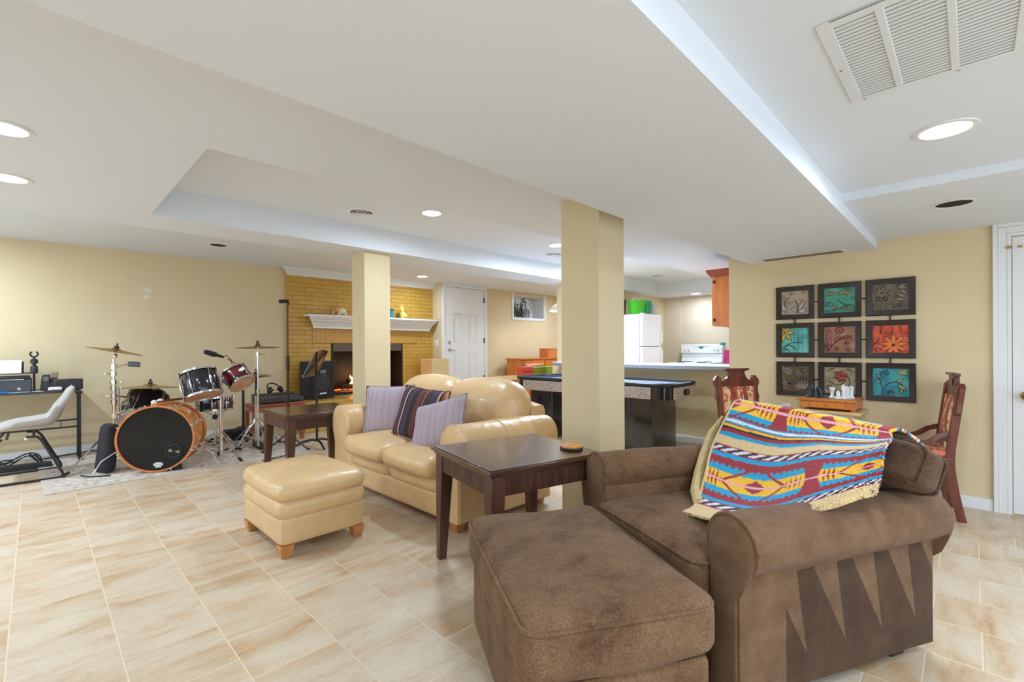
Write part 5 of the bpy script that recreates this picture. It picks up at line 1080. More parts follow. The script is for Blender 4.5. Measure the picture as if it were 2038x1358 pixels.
sp = thing('loudspeaker', 'black loudspeaker standing on the brick hearth', 'speaker', (3.03, 7.17, 0.44), math.radians(13))
MB().rbox((0, 0, .285), (.42, .28, .57), .025, n=8).build('cabinet', mat('black_carpet', (0.02, 0.02, 0.022), 0.85, vary=0.2, bmp=0.5, bscale=120), sp)
MB().box(-.185, .185, -.147, -.139, .04, .535).build('grille', mat('dark_mesh', (0.012, 0.012, 0.014), 0.5, 0.3, vary=0.2), sp, 0.004)
MB().lathe([(.125, 0), (.12, .004), (.05, .003), (.04, .012), (1e-4, .014)], 28, axis_m((0, -.147, .25), (0, -1, 0)), caps=False).build('woofer', mat('grey_cone', srgb(44, 46, 50), 0.4, vary=0.1), sp)
MB().box(-.05, .05, -.150, -.147, .39, .44).build('horn', mat('silver_horn', srgb(120, 122, 124), 0.35, 0.5, vary=0.1), sp, 0.002); MB().box(-.06, .06, -.150, -.147, .072, .096).build('badge', mat('white_badge', srgb(210, 210, 214), 0.4, vary=0.05), sp, 0.001)
for x in (-.2, .2):
    for z in (.01, .56): MB().ball((x, -.13, z), .022, 8).build('corner', BLACK, sp)
cj = thing('wooden_drum_box', 'pale plywood box drum on the right of the hearth', 'box drum', (5.10, 6.98, 0.44), math.radians(4))
MB().box(-.20, .20, -.16, .16, 0.012, .565).build('case', PINE, cj, 0.006); MB().box(-.20, .20, -.166, -.16, .012, .565).build('front_plate', mat('birch_ply', srgb(222, 196, 144), 0.45, vary=0.05, scale=10), cj, 0.002)
for x in (-.18, -.06, .06, .18): MB().ball((x, -.168, .545), .005, 6).build('screw', STEEL, cj)
for x in (-.17, .17):
    for y in (-.13, .13): MB().cyl((x, y, 0), (x, y, .012), .014, n=10).build('foot', RUBBER, cj)
# music stand (seen from behind), floor microphone stand
ms = thing('music_stand', 'black music stand between the far end table and the hearth', 'music stand', (2.43, 5.76, 0))
for k in range(3):
    a = math.radians(-95 + 120 * k); MB().tube([(0, 0, .075), (.06 * math.cos(a), .06 * math.sin(a), .085), (.16 * math.cos(a), .16 * math.sin(a), .06), (.27 * math.cos(a), .27 * math.sin(a), .005)], .014, 8, [.016, .016, .015, .010]).build('leg', BLACKM, ms)
MB().cyl((0, 0, .06), (0, 0, .95), .014, n=12).build('pole', BLACKM, ms); MB().cyl((0, 0, .40), (0, 0, .46), .02, n=12).build('clutch', BLACK, ms)
DM = Matrix.Translation((0.0, 0.02, 1.02)) @ Matrix.Rotation(math.radians(-130), 4, 'Z') @ Matrix.Rotation(math.radians(-26), 4, 'X')
mb = MB(); n = 14; ol = []
for k in range(n + 1):
    u = k / n * 2 - 1; ol.append((.25 * u, .165 + .03 * (1 - u * u)))
mb.rings([[DM @ Vector((x, d, z)) for x, z in ol] + [DM @ Vector((.25, d, -.17)), DM @ Vector((-.25, d, -.17))] for d in (0, .004)]); dk = mb.build('desk', BLACKM, ms)
MB().tube([DM @ Vector(p) for p in [(x, 0.002, z) for x, z in ol] + [(.25, .002, -.17), (-.25, .002, -.17)]], .006, 6, loop=True).build('edge_band', mat('grey_edge', srgb(120, 116, 110), 0.4, 0.5, vary=0.1), dk)
mb = MB(); mb.hexa([DM @ Vector(p) for p in ((-.25, 0, -.17), (.25, 0, -.17), (.25, 0, -.163), (-.25, 0, -.163))], [DM @ Vector(p) for p in ((-.25, -.05, -.17), (.25, -.05, -.17), (.25, -.05, -.163), (-.25, -.05, -.163))]); mb.build('ledge', BLACKM, dk)
mb = MB(); mb.tube([DM @ Vector((-.22, .008, -.15)), DM @ Vector((.2, .008, .16))], .010, 6); mb.tube([DM @ Vector((.22, .008, -.15)), DM @ Vector((-.2, .008, .16))], .010, 6); mb.build('cross_brace', BLACKM, dk)
mk = thing('microphone_stand', 'tall black microphone stand in front of the brick corner', 'microphone stand', (2.12, 5.84, 0))
for k in range(3):
    a = math.radians(-60 + 120 * k); MB().tube([(0, 0, .20), (.14 * math.cos(a), .14 * math.sin(a), .10), (.28 * math.cos(a), .28 * math.sin(a), .012)], .009, 8).build('leg', BLACKM, mk); MB().ball((.28 * math.cos(a), .28 * math.sin(a), .016), (.02, .02, .016), 8).build('rubber_foot', RUBBER, mk)
MB().cyl((0, 0, .08), (0, 0, 1.0), .014, n=12).build('lower_pole', BLACKM, mk); MB().cyl((0, 0, .98), (0, 0, 1.74), .009, n=10).build('upper_pole', BLACKM, mk); MB().cyl((0, 0, .95), (0, 0, 1.12), .021, .019, 12).build('grip', BLACK, mk)
MB().tube([(.01, 0, 1.73), (.0, -.01, 1.775), (-.10, -.03, 1.765)], .014, 8, [.012, .02, .024]).build('clip', RUBBER, mk)
# bench with mixer and headphones
bn = thing('bench', 'red-brown wooden bench with a mixing desk between drums and fireplace', 'bench', (2.22, 6.58, 0))
MB().box(-.34, .34, -.19, .19, .475, .50).build('top', wood('cherry_red_wood', srgb(136, 66, 44), srgb(176, 100, 72), 0.4, 0), bn, 0.003); MB().box(-.31, .31, -.17, .17, .40, .475).build('apron', MATS['cherry_red_wood'], bn, 0.002)
for x in (-.29, .29):
    for y in (-.15, .15): MB().box(x - .022, x + .022, y - .022, y + .022, 0, .40).build('leg', MATS['cherry_red_wood'], bn, 0.002)
mx = thing('audio_mixer', 'black audio mixing desk lying on the red-brown bench', 'audio mixer', (2.26, 6.58, .50), math.radians(4))
mb = MB(); mb.hexa([(-.27, -.17, .008), (.27, -.17, .008), (.27, .17, .008), (-.27, .17, .008)], [(-.27, -.17, .06), (.27, -.17, .06), (.27, .17, .115), (-.27, .17, .115)]); mb.build('case', mat('charcoal_plastic', (0.035, 0.036, 0.038), 0.4, vary=0.15), mx, 0.012)
for k in range(11): MB().box(-.235 + k * .045, -.225 + k * .045, -.14, -.05, .066 + .003, .082).build('fader', mat('grey_slider', srgb(120, 116, 120), 0.5, vary=0.1), mx)
for k in range(11):
    for r_ in range(2): MB().cyl((-.23 + k * .045, .0 + .07 * r_, .085 + .011 * r_), (-.23 + k * .045, .0 + .07 * r_, .105 + .011 * r_), .009, .007, 8).build('dial', BLACK, mx)
hp = thing('headphones', 'black headphones resting on the mixing desk', 'headphones', (2.24, 6.62, .615), math.radians(20))
for s in (-1, 1):
    MB().lathe([(.02, -.016), (.042, -.014), (.044, .006), (.030, .018), (1e-4, .02)], 18, axis_m((s * .085, 0, .048), (s, 0, .25))).build('ear_cup', BLACK, hp); MB().tube([(s * .07 + .032 * math.cos(a), .032 * math.sin(a), .045) for a in [2 * PI * k / 14 for k in range(14)]], .011, 6, loop=True).build('ear_pad', CLOTHB, hp)
MB().tube([(.092 * math.cos(a), .03 + .05 * math.sin(a), .06 + .07 * math.sin(a)) for a in [PI * k / 14 for k in range(15)]], .009, 6).build('headband', BLACK, hp); MB().tube([(.09, 0, .01), (.14, -.05, .03), (.17, -.1, .02), (.13, -.16, -.03)], .003, 5).build('cord', RUBBER, hp)
# ================================================================== RUG
m, nt, b = new_mat('beige_patterned_rug'); co = coords(nt)
n = N(nt, 'ShaderNodeTexNoise', Scale=16.0, Detail=6.0, Roughness=0.75, Distortion=1.2); L(nt, co, n.inputs['Vector'])
vo = N(nt, 'ShaderNodeTexVoronoi', Scale=7.0); L(nt, co, vo.inputs['Vector'])
c1 = ramp(nt, n.outputs[0], [(0.38, srgb(164, 146, 128)), (0.48, srgb(208, 198, 184)), (0.62, srgb(232, 226, 218))]); c2 = ramp(nt, vo.outputs[0], [(0.12, (0.72, 0.68, 0.62)), (0.2, (1, 1, 1)), (0.42, (0.9, 0.86, 0.82))])
mxn = N(nt, 'ShaderNodeMix', data_type='RGBA', blend_type='MULTIPLY'); mxn.inputs[0].default_value = 1; L(nt, c1, mxn.inputs[6]); L(nt, c2, mxn.inputs[7])
L(nt, mxn.outputs[2], b.inputs['Base Color']); b.inputs['Roughness'].default_value = 0.95; n2 = N(nt, 'ShaderNodeTexNoise', Scale=160.0); L(nt, co, n2.inputs['Vector']); bump(nt, b, n2.outputs[0], 0.6, 0.005); RUGM = m
RA = math.radians(1.5); rug = thing('rug', 'beige patterned area rug under the drum kit', 'rug', (0.05, 5.47, 0), RA)
MB().box(0, 2.25, 0, 1.80, 0, .008).build('pile', RUGM, rug, 0.003); RIMM = mat('grey_beige_binding', srgb(196, 184, 168), 0.95, vary=0.15, scale=60, bmp=0.5, bscale=150)
for b_ in ((.0, .06, .0, 1.80), (.115, .135, .135, 1.665), (.0605, 2.25, .0, .03)): MB().box(b_[0], b_[1], b_[2], b_[3], .0081, .0095).build('border_band', RIMM, rug)
RZ = 0.0098
# ================================================================== DRUM KIT
def drum_parts(t, Mx, r, h, shell_m, batter_m, reso_m, lugs=6, hoop=CHROME, lug_m=CHROME, hoop_w=0.022, tensions=True):
    MB().lathe([(r * .985, -h / 2), (r, -h / 2 + .004), (r, h / 2 - .004), (r * .985, h / 2)], 48, Mx).build('shell', shell_m, t)
    for s in (-1, 1):
        z0 = s * (h / 2 - .006); z1 = s * (h / 2 + hoop_w * .6)
        MB().lathe([(r + .004, z0), (r + .012, z0), (r + .012, z1), (r + .003, z1), (r + .003, z0 + s * .004)], 48, Mx, caps=False).build('hoop', hoop, t)
        MB().lathe([(r + .003, s * (h / 2 + .004)), (r * .5, s * (h / 2 + .0045)), (1e-4, s * (h / 2 + .0045))], 48, Mx, caps=False).build('batter_head' if s > 0 else 'resonant_head', batter_m if s > 0 else reso_m, t)
    for k in range(lugs):
        a = 2 * PI * (k + .5) / lugs; c, s_ = math.cos(a), math.sin(a); mb = MB()
        q = lambda rr_, z: Mx @ Vector((rr_ * c, rr_ * s_, z))
        mb.tube([q(r + .010, -h / 2 - .004), q(r + .012, h / 2 + .008)], .0035, 6); mb.tube([q(r + .008, -min(h * .28, .05)), q(r + .012, 0), q(r + .008, min(h * .28, .05))], .009, 8, [.006, .011, .006])
        for s in (-1, 1): mb.tube([q(r + .010, s * (h / 2 - .03)), q(r + .012, s * (h / 2 + .010))], .006, 6)
        mb.build('lug', lug_m, t)
HEADB = mat('black_drum_head', (0.010, 0.010, 0.011), 0.16, vary=0.15, spec=0.35); HEADC = mat('amber_clear_head', srgb(196, 148, 110), 0.25, vary=0.2, scale=9); HEADW = mat('white_coated_head', srgb(220, 214, 200), 0.6, vary=0.04)
BLKWRAP = mat('black_drum_wrap', (0.010, 0.010, 0.014), 0.14, vary=0.1, coat=0.5)
m, nt, b = new_mat('red_fade_lacquer'); sp_ = N(nt, 'ShaderNodeSeparateXYZ'); L(nt, coords(nt), sp_.inputs[0]); rp = N(nt, 'ShaderNodeMapRange'); L(nt, sp_.outputs[2], rp.inputs[0]); rp.inputs[1].default_value = -.10; rp.inputs[2].default_value = .10
L(nt, ramp(nt, rp.outputs[0], [(0.0, (0.015, 0.005, 0.006)), (0.25, (0.05, 0.006, 0.008)), (0.5, (0.20, 0.010, 0.016)), (0.75, (0.14, 0.008, 0.012)), (1.0, (0.02, 0.005, 0.006))]), b.inputs['Base Color']); b.inputs['Roughness'].default_value = .12; b.inputs['Coat Weight'].default_value = .6; REDLAC = m
# bass drum: local z runs from the front head back to the drummer
bd_dir = Vector((.434, .901, 0)).normalized(); bdc = Vector((.826, 5.68, .3255 + RZ)); BL_, BR_ = .40, .312
bd = thing('bass_drum', 'amber bass drum with a glossy black front head', 'drum', bdc + bd_dir * BL_ / 2); bd.rotation_euler = bd_dir.to_track_quat('Z', 'Y').to_euler()
bdinv = (Matrix.Translation(bdc + bd_dir * BL_ / 2) @ bd_dir.to_track_quat('Z', 'Y').to_matrix().to_4x4()).inverted()
I4 = Matrix()
MB().lathe([(BR_ * .99, -BL_ / 2 + .01), (BR_, -BL_ / 2 + .02), (BR_, BL_ / 2 - .02), (BR_ * .99, BL_ / 2 - .01)], 72, I4).build('shell', SHELLW, bd)
HOOPW = wood('orange_maple_hoop', srgb(190, 104, 50), srgb(214, 132, 76), 0.2, 0, coat=0.6)
for s in (-1, 1):
    z0, z1 = s * (BL_ / 2 - .03), s * (BL_ / 2 + .02)
    MB().lathe([(BR_ + .002, z0), (BR_ + .013, z0), (BR_ + .013, z1), (BR_ - .004, z1), (BR_ - .004, z1 - s * .02)], 72, I4, caps=False).build('hoop', HOOPW, bd)
fh = MB().lathe([(BR_ - .003, -BL_ / 2), (BR_ * .5, -BL_ / 2 - .001), (1e-4, -BL_ / 2 - .001)], 72, I4, caps=False).build('front_head', HEADB, bd)
MB().lathe([(BR_ - .003, BL_ / 2), (1e-4, BL_ / 2 + .001)], 48, I4, caps=False).build('batter_head', HEADW, bd)
def bdl(px, py, off=-.004):                         # a spot of the front head, in the drum's own frame
    r = RIGHT * (px - CX) + DOWN * (py - CY) + FWD * F_PX; o = Vector((0, 0, EYE)); t_ = (bdc - bd_dir * 0 - o).dot(bd_dir) / r.dot(bd_dir)
    v = bdinv @ (o + r * t_); v.z = -BL_ / 2 + off; return v
pc = bdl(346.5, 898)
mb = MB(); mb.lathe([(.070, 0), (.072, -.006), (.062, -.010), (.055, -.004), (.052, 0)], 32, Matrix.Translation(pc), caps=False); mb.build('port_ring', RUBBER, fh)
mb = MB(); mb.lathe([(.054, -.0005), (1e-4, -.0005)], 28, Matrix.Translation(pc), caps=False); mb.build('port_hole', DARKHOLE, fh)
mb = MB()
for k in range(2): a = k * PI + .25; mb.hexa([pc + Vector((.006 * math.cos(a), .006 * math.sin(a), -.001)), pc + Vector((.045 * math.cos(a - .42), .045 * math.sin(a - .42), -.001)), pc + Vector((.048 * math.cos(a), .048 * math.sin(a), -.001)), pc + Vector((.045 * math.cos(a + .42), .045 * math.sin(a + .42), -.001))], [pc + Vector((.006 * math.cos(a), .006 * math.sin(a), -.002)), pc + Vector((.045 * math.cos(a - .42), .045 * math.sin(a - .42), -.002)), pc + Vector((.048 * math.cos(a), .048 * math.sin(a), -.002)), pc + Vector((.045 * math.cos(a + .42), .045 * math.sin(a + .42), -.002))])
mb.build('port_reflection', mat('olive_reflection', srgb(150, 136, 90), 0.7, vary=0.2), fh)  # flat olive lobes stand for the brassy reflection inside the port
lc = bdl(315, 924.5)
upv = (bdinv.to_3x3() @ Vector((0, 0, 1))); rtv = (bdinv.to_3x3() @ Vector((bd_dir.y, -bd_dir.x, 0)))
def on_head(c, x, y, dz=0): return c + rtv * x + upv * y + Vector((0, 0, -dz))
for rx, ry, dz, mm, nm in ((.042, .021, .000, WHITE, 'logo_oval'), (.039, .018, .0006, BLACK, 'logo_field'), (.036, .0155, .0012, WHITE, 'logo_inner')):
    MB().rings([[on_head(lc, rx * math.cos(2 * PI * k / 28), ry * math.sin(2 * PI * k / 28), dz) for k in range(28)], [on_head(lc, rx * math.cos(2 * PI * k / 28), ry * math.sin(2 * PI * k / 28), dz + .0005) for k in range(28)]]).build(nm, mm, fh)
MB().rings([[on_head(lc + upv * -.026, x, y, d) for x, y in ((-.026, -.004), (.026, -.004), (.026, .004), (-.026, .004))] for d in (0, .0005)]).build('logo_strip', WHITE, fh)
bdrot = Matrix((rtv, upv, Vector((0, 0, -1)))).transposed().to_euler()
text_mesh('logo_text', 'EVANS', .019, BLACK, fh, on_head(lc, 0, 0, .0022), bdrot, .0003)
for k in range(8):
    a = 2 * PI * (k + .5) / 8
    for s in (-1, 1):
        c, s_ = math.cos(a), math.sin(a); mb = MB(); q = lambda rr_, z: Vector((rr_ * c, rr_ * s_, z))
        mb.tube([q(BR_ + .012, s * (BL_ / 2 - .10)), q(BR_ + .022, s * (BL_ / 2 - .02)), q(BR_ + .022, s * (BL_ / 2 + .022))], .004, 6); mb.tube([q(BR_ + .022, s * (BL_ / 2 + .024)), q(BR_ - .002, s * (BL_ / 2 + .024))], .007, 6); mb.tube([q(BR_, s * (BL_ / 2 - .13)), q(BR_ + .016, s * (BL_ / 2 - .11)), q(BR_, s * (BL_ / 2 - .08))], .010, 8, [.006, .013, .006]); mb.build('claw_lug', CHROME, bd)
for s in (-1, 1):
    base_ = bdc + bd_dir * .12; side = Vector((bd_dir.y, -bd_dir.x, 0)) * s
    pts = [base_ + side * (BR_ * .82) + Vector((0, 0, -.16)), base_ + side * (BR_ + .06) + Vector((0, 0, -.13)), base_ + side * (BR_ + .15) - bd_dir * .05 + Vector((0, 0, -.20)), base_ + side * (BR_ + .20) - bd_dir * .08 + Vector((0, 0, -.305))]
    MB().tube([bdinv @ p for p in pts], .007, 8).build('spur', CHROME, bd)
mb = MB(); wp = bdc + Vector((.17, -.02, -.30)); mb.hexa([bdinv @ (wp + Vector(p)) for p in ((-.035, -.03, -.024), (.035, -.03, -.024), (.035, .05, -.024), (-.035, .05, -.024))], [bdinv @ (wp + Vector(p)) for p in ((-.03, -.02, .02), (.03, -.02, .02), (.03, .05, .03), (-.03, .05, .03))]); mb.build('hoop_clamp', RUBBER, bd)
# toms, snare
def drum(name, label, c, axis, r, h, shell_m, batter, reso, lugs=6):
    c = Vector(c); t = thing(name, label, 'drum', c); t.rotation_euler = Vector(axis).normalized().to_track_quat('Z', 'Y').to_euler(); drum_parts(t, I4, r, h, shell_m, batter, reso, lugs); return t
t1c = P(400, 765, y=5.78); drum('tom_drum', 'black rack tom drum above the bass drum', t1c, (-.12, .36, .92), .165, .25, BLKWRAP, HEADW, HEADC)
t2c = P(474, 752, y=5.86); tom2 = drum('tom_drum', 'small dark red rack tom drum right of the black one', t2c, (-.30, .62, .74), .127, .17, REDLAC, HEADW, HEADC)
for kx, ky in ((.0, 0),):
    a = tom2.rotation_euler.to_matrix().inverted() @ (Vector((0, 0, EYE)) - t2c).normalized(); a.z = 0; a.normalize(); mb = MB(); mb.lathe([(.020, .0), (.021, .003), (.012, .004), (1e-4, .004)], 20, Matrix.Translation(a * .1275) @ a.to_track_quat('Z', 'Y').to_matrix().to_4x4() @ Matrix.Scale(1.5, 4, (1, 0, 0)) @ Matrix.Translation((.05, .0, 0)), caps=False); mb.build('badge', WHITE, tom2)
t3c = P(287, 815, y=6.42); drum('tom_drum', 'black floor tom tilted behind the bass drum', t3c, (.34, .62, .70), .19, .30, BLKWRAP, HEADW, HEADW)
snc = P(428, 803, y=6.32); drum('snare_drum', 'black snare drum on a stand behind the rack toms', snc, (.0, .06, 1), .178, .135, BLKWRAP, HEADW, HEADW, 8)
def tripod(t, base, hub, spread, legs=3, a0=0.0, m=CHROME, foot=.022):
    b0 = Vector(base)
    for k in range(legs):
        a = a0 + 2 * PI * k / legs; d = Vector((math.cos(a), math.sin(a), 0)); n_ = Vector((-d.y, d.x, 0)) * .010
        lg = MB(); e = b0 + d * spread + Vector((0, 0, .016)); lg.tube([b0 + Vector((0, 0, hub)) + n_, e + n_ * .6], .005, 6); lg.tube([b0 + Vector((0, 0, hub)) - n_, e - n_ * .6], .005, 6); lg.tube([b0 + Vector((0, 0, hub * .28)), b0.lerp(e, .55) + Vector((0, 0, hub * .45 - .0))], .005, 6)
        o = lg.build('leg', m, t); q = MB(); q.tube([e - d * .03 + Vector((0, 0, .018)), e + d * .01, e + d * .03 - Vector((0, 0, .003))], foot, 8, [foot * .6, foot * .75, foot * .45]); q.build('rubber_foot', RUBBER, o)
def wing(mb, p, d=(1, 0, 0)): p = Vector(p); d = Vector(d); mb.tube([p, p + d * .03], .006, 6); mb.ball(p + d * .045, (.016, .008, .012), 8)
# cymbals: own things lying on their stands
def cymbal(label, c, axis, r, m=BRASS, bell=True):
    t = thing('cymbal', label, 'cymbal', c); t.rotation_euler = Vector(axis).normalized().to_track_quat('Z', 'Y').to_euler()
    pr = [(.010, r * .14), (r * .10, r * .135), (r * .16, r * .11), (r * .21, r * .075), (r * .5, r * .045), (r * .8, r * .015), (r, -r * .015), (r, -r * .018), (r * .8, r * .011), (r * .5, r * .040), (r * .21, r * .070), (r * .15, r * .105), (.010, r * .13)]
    MB().lathe(pr, 64, caps=False).build('plate', m, t); mb = MB(); mb.cyl((0, 0, r * .14), (0, 0, r * .14 + .022), .022, .02, 14); mb.build('felt', BLACK, t)
    mb = MB(); mb.cyl((0, 0, r * .14 + .022), (0, 0, r * .14 + .05), .006, n=8); mb.ball((0, 0, r * .14 + .036), (.02, .01, .008), 8); mb.build('wing_nut', BLACK, t); return t
c1c = P(230, 699, y=6.30); cymbal('crash cymbal tilted high on the left of the drum kit', c1c, (.20, -.06, .97), .235)
c2c = P(299, 772, y=6.45); cymbal('wide ride cymbal low over the floor tom', c2c, (.04, .05, 1), .325)
c3c = P(513, 692, y=6.10); cymbal('level crash cymbal on the right of the drum kit', c3c, (.0, .05, 1), .235)
hhc = P(509, 748, y=6.30)
cymbal('upper hi-hat cymbal below the right crash cymbal', hhc + Vector((0, 0, .008)), (.0, .0, 1), .175); 
t = thing('cymbal', 'dark lower hi-hat cymbal under its twin', 'cymbal', hhc - Vector((0, 0, .012))); MB().lathe([(.01, -.022), (.03, -.02), (.04, -.012), (.1, -.004), (.175, .003), (.175, .0025), (.1, -.006), (.04, -.015), (.03, -.023), (.01, -.025)], 48, caps=False).build('plate', mat('dark_bronze', srgb(70, 50, 36), 0.3, 0.8, vary=0.15), t); MB().cyl((0, 0, -.05), (0, 0, -.026), .025, .022, 12).build('seat_cup', BLACK, t)
# left stand: crash on top, clamps and the floor tom arm
sL = Vector((c1c.x - .015, 6.30, RZ))
cs = thing('cymbal_stand', 'chrome cymbal stand with many clamps at the left of the drum kit', 'cymbal stand', sL)
for dx, z1, r in ((0, .80, .016), (0, 1.10, .011)): MB().cyl((dx, 0, .02 if r > .012 else .78), (dx, 0, z1), r, n=12).build('pole', CHROME, cs)
MB().cyl((.035, .02, .10), (.035, .02, .80), .012, n=12).build('pole', CHROME, cs)
tripod(cs, (0, 0, 0), .42, .42, a0=math.radians(-152))
for z, a in ((.52, 0), (.66, 1.2), (.72, 2.4), (.80, .4), (.86, -.5), (.95, 3.0), (1.02, .8)):
    mb = MB(); mb.cyl((0, 0, z - .022), (0, 0, z + .022), .026, n=12); wing(mb, (0.02 * math.cos(a), 0.02 * math.sin(a), z), (math.cos(a), math.sin(a), 0)); mb.build('clamp', CHROME, cs)
mb = MB(); mb.tube([(0, 0, 1.0), (.05, -.02, 1.03), (.13, -.03, 1.04)], .008, 8); mb.build('arm', CHROME, cs); mb = MB(); mb.hexa([(.11, -.05, 1.02), (.21, -.05, 1.01), (.21, -.0, 1.01), (.11, -.0, 1.02)], [(.11, -.05, 1.075), (.21, -.05, 1.065), (.21, -.0, 1.065), (.11, -.0, 1.075)]); mb.build('multi_clamp', mat('dark_grey_steel', (0.10, 0.10, 0.105), 0.35, 0.6, vary=0.2), cs, 0.006)
mb = MB(); tip = c2c - sL; mb.tube([(0, 0, .72), (.10, .02, .70), (.22, .07, .695), (tip.x, tip.y, tip.z - .06), (tip.x, tip.y, tip.z + .02)], .008, 8); mb.build('ride_arm', CHROME, cs)
mb = MB(); tp = t3c - sL; mb.tube([(0, 0, .63), (.10, .01, .62), (tp.x - .18, tp.y - .06, .63), (tp.x - .10, tp.y - .08, tp.z + .10)], .010, 8); mb.build('tom_arm', CHROME, cs)
mb = MB(); e = c1c - sL; mb.tube([(0, 0, 1.08), (e.x, e.y, e.z - .06), (e.x, e.y, e.z + .02)], .008, 8); mb.ball((e.x - .004, e.y, e.z - .05), .022, 10); mb.build('tilter', CHROME, cs)
# centre stand carrying the two rack toms
sT = Vector((1.433, 5.90, RZ)); ts = thing('tom_stand', 'chrome double tom stand right of the bass drum', 'drum stand', sT)
MB().cyl((0, 0, .0), (0, 0, .62), .019, n=14).build('pole', CHROME, ts); MB().cyl((0, 0, .60), (0, 0, .86), .014, n=12).build('upper_pole', CHROME, ts); tripod(ts, (0, 0, 0), .30, .36, a0=math.radians(-75))
mb = MB(); mb.cyl((0, 0, .56), (0, 0, .63), .028, n=14); wing(mb, (.02, 0, .60)); mb.build('collar', CHROME, ts)
mb = MB(); mb.cyl((-.07, 0, .85), (.07, 0, .85), .022, n=12); mb.cyl((0, 0, .82), (0, 0, .88), .03, n=14); mb.build('holder', CHROME, ts)
for c, sgn in ((t1c, -1), (t2c, 1)):
    e = Vector(c) - sT; e = e - e.normalized() * .0; k = .165 if sgn < 0 else .127; hx = Vector((e.x, e.y, 0)).normalized(); q = Vector((e.x, e.y, e.z)) - hx * (k + .015)
    mb = MB(); mb.tube([(sgn * .06, 0, .85), (sgn * .075, -.01, .89), q + Vector((0, 0, .0))], .009, 8); mb.ball(q, (.02, .02, .026), 10); wing(mb, (sgn * .06, 0, .86), (0, -1, 0)); mb.build('tom_arm', CHROME, ts)
# snare stand
sS = Vector((snc.x, snc.y, RZ)); ss = thing('snare_stand', 'low chrome stand under the black snare drum', 'drum stand', sS); MB().cyl((0, 0, .08), (0, 0, snc.z - .15), .013, n=12).build('pole', CHROME, ss); tripod(ss, (0, 0, 0), .22, .30, a0=.4)
mb = MB()
for k in range(3): a = k * 2.094 + .3; mb.tube([(0, 0, snc.z - .16), (.15 * math.cos(a), .15 * math.sin(a), snc.z - .10), (.195 * math.cos(a), .195 * math.sin(a), snc.z - .085), (.20 * math.cos(a), .20 * math.sin(a), snc.z - .055)], .006, 6)
mb.build('basket', CHROME, ss); mb = MB(); mb.ball((0, 0, snc.z - .17), .032, 10); mb.build('tilter', BLACK, ss)
# right crash stand and hi-hat stand
sR = Vector((c3c.x, 6.10, RZ)); cr = thing('cymbal_stand', 'chrome straight cymbal stand under the level crash cymbal', 'cymbal stand', sR)
MB().cyl((0, 0, .03), (0, 0, .70), .014, n=12).build('lower_pole', CHROME, cr); MB().cyl((0, 0, .68), (0, 0, c3c.z - RZ - .05), .010, n=12).build('upper_pole', CHROME, cr); MB().cyl((0, 0, c3c.z - RZ - .07), (0, 0, c3c.z - RZ + .03), .006, n=8).build('rod', CHROME, cr); tripod(cr, (0, 0, 0), .38, .34, a0=.5)
for z in (.69, c3c.z - RZ - .08): mb = MB(); mb.cyl((0, 0, z - .02), (0, 0, z + .02), .02, n=12); wing(mb, (.015, 0, z)); mb.build('clamp', CHROME, cr)
sH = Vector((hhc.x, hhc.y, RZ)); hs = thing('hihat_stand', 'chrome hi-hat stand with pedal behind the right crash stand', 'cymbal stand', sH)
MB().cyl((0, 0, .04), (0, 0, .62), .014, n=12).build('lower_pole', CHROME, hs); MB().cyl((0, 0, .60), (0, 0, hhc.z - RZ - .06), .012, n=12).build('upper_pole', BLACKM, hs); MB().cyl((0, 0, hhc.z - RZ - .06), (0, 0, hhc.z - RZ + .30), .0035, n=6).build('pull_rod', CHROME, hs); tripod(hs, (0, 0, 0), .34, .33, a0=1.6)
mb = MB(); mb.cyl((0, 0, hhc.z - RZ + .035), (0, 0, hhc.z - RZ + .06), .018, n=10); wing(mb, (0, 0, hhc.z - RZ + .07)); mb.build('clutch', CHROME, hs)
mb = MB(); mb.hexa([(-.05, -.02, .005), (.05, -.02, .005), (.05, -.30, .005), (-.05, -.30, .005)], [(-.045, -.02, .06), (.045, -.02, .06), (.045, -.30, .02), (-.045, -.30, .02)]); mb.build('pedal', BLACKM, hs, 0.004)
# boom microphone over the toms
sM = Vector((P(484, 800, y=6.62).x, 6.62, RZ)); bm_ = thing('boom_microphone', 'black boom microphone reaching over the drum kit', 'microphone', sM)
MB().cyl((0, 0, .06), (0, 0, .95), .016, n=12).build('pole', BLACKM, bm_); tripod(bm_, (0, 0, 0), .20, .30, a0=.9, m=BLACKM)
mpt = P(452, 714, y=6.05) - sM; mtip = P(410, 701, y=5.95) - sM; mid = P(445, 711, y=6.03) - sM
mb = MB(); mb.tube([(.03, .08, .90), (0, 0, .955), mpt], .007, 8); mb.build('boom', CHROME, bm_); mb = MB(); mb.tube([mid, mtip.lerp(mid, .55), mtip.lerp(mid, .5), mtip], .02, 14, [.012, .020, .030, .026]); mb.ball(mtip, (.026, .026, .026), 10); mb.build('microphone', RUBBER, bm_)
mb = MB(); mb.tube([mid, mid + Vector((.03, .02, .02)), mid + Vector((.10, .10, -.03)), mid + Vector((.14, .2, -.10))], .004, 6); mb.build('cable', RUBBER, bm_)
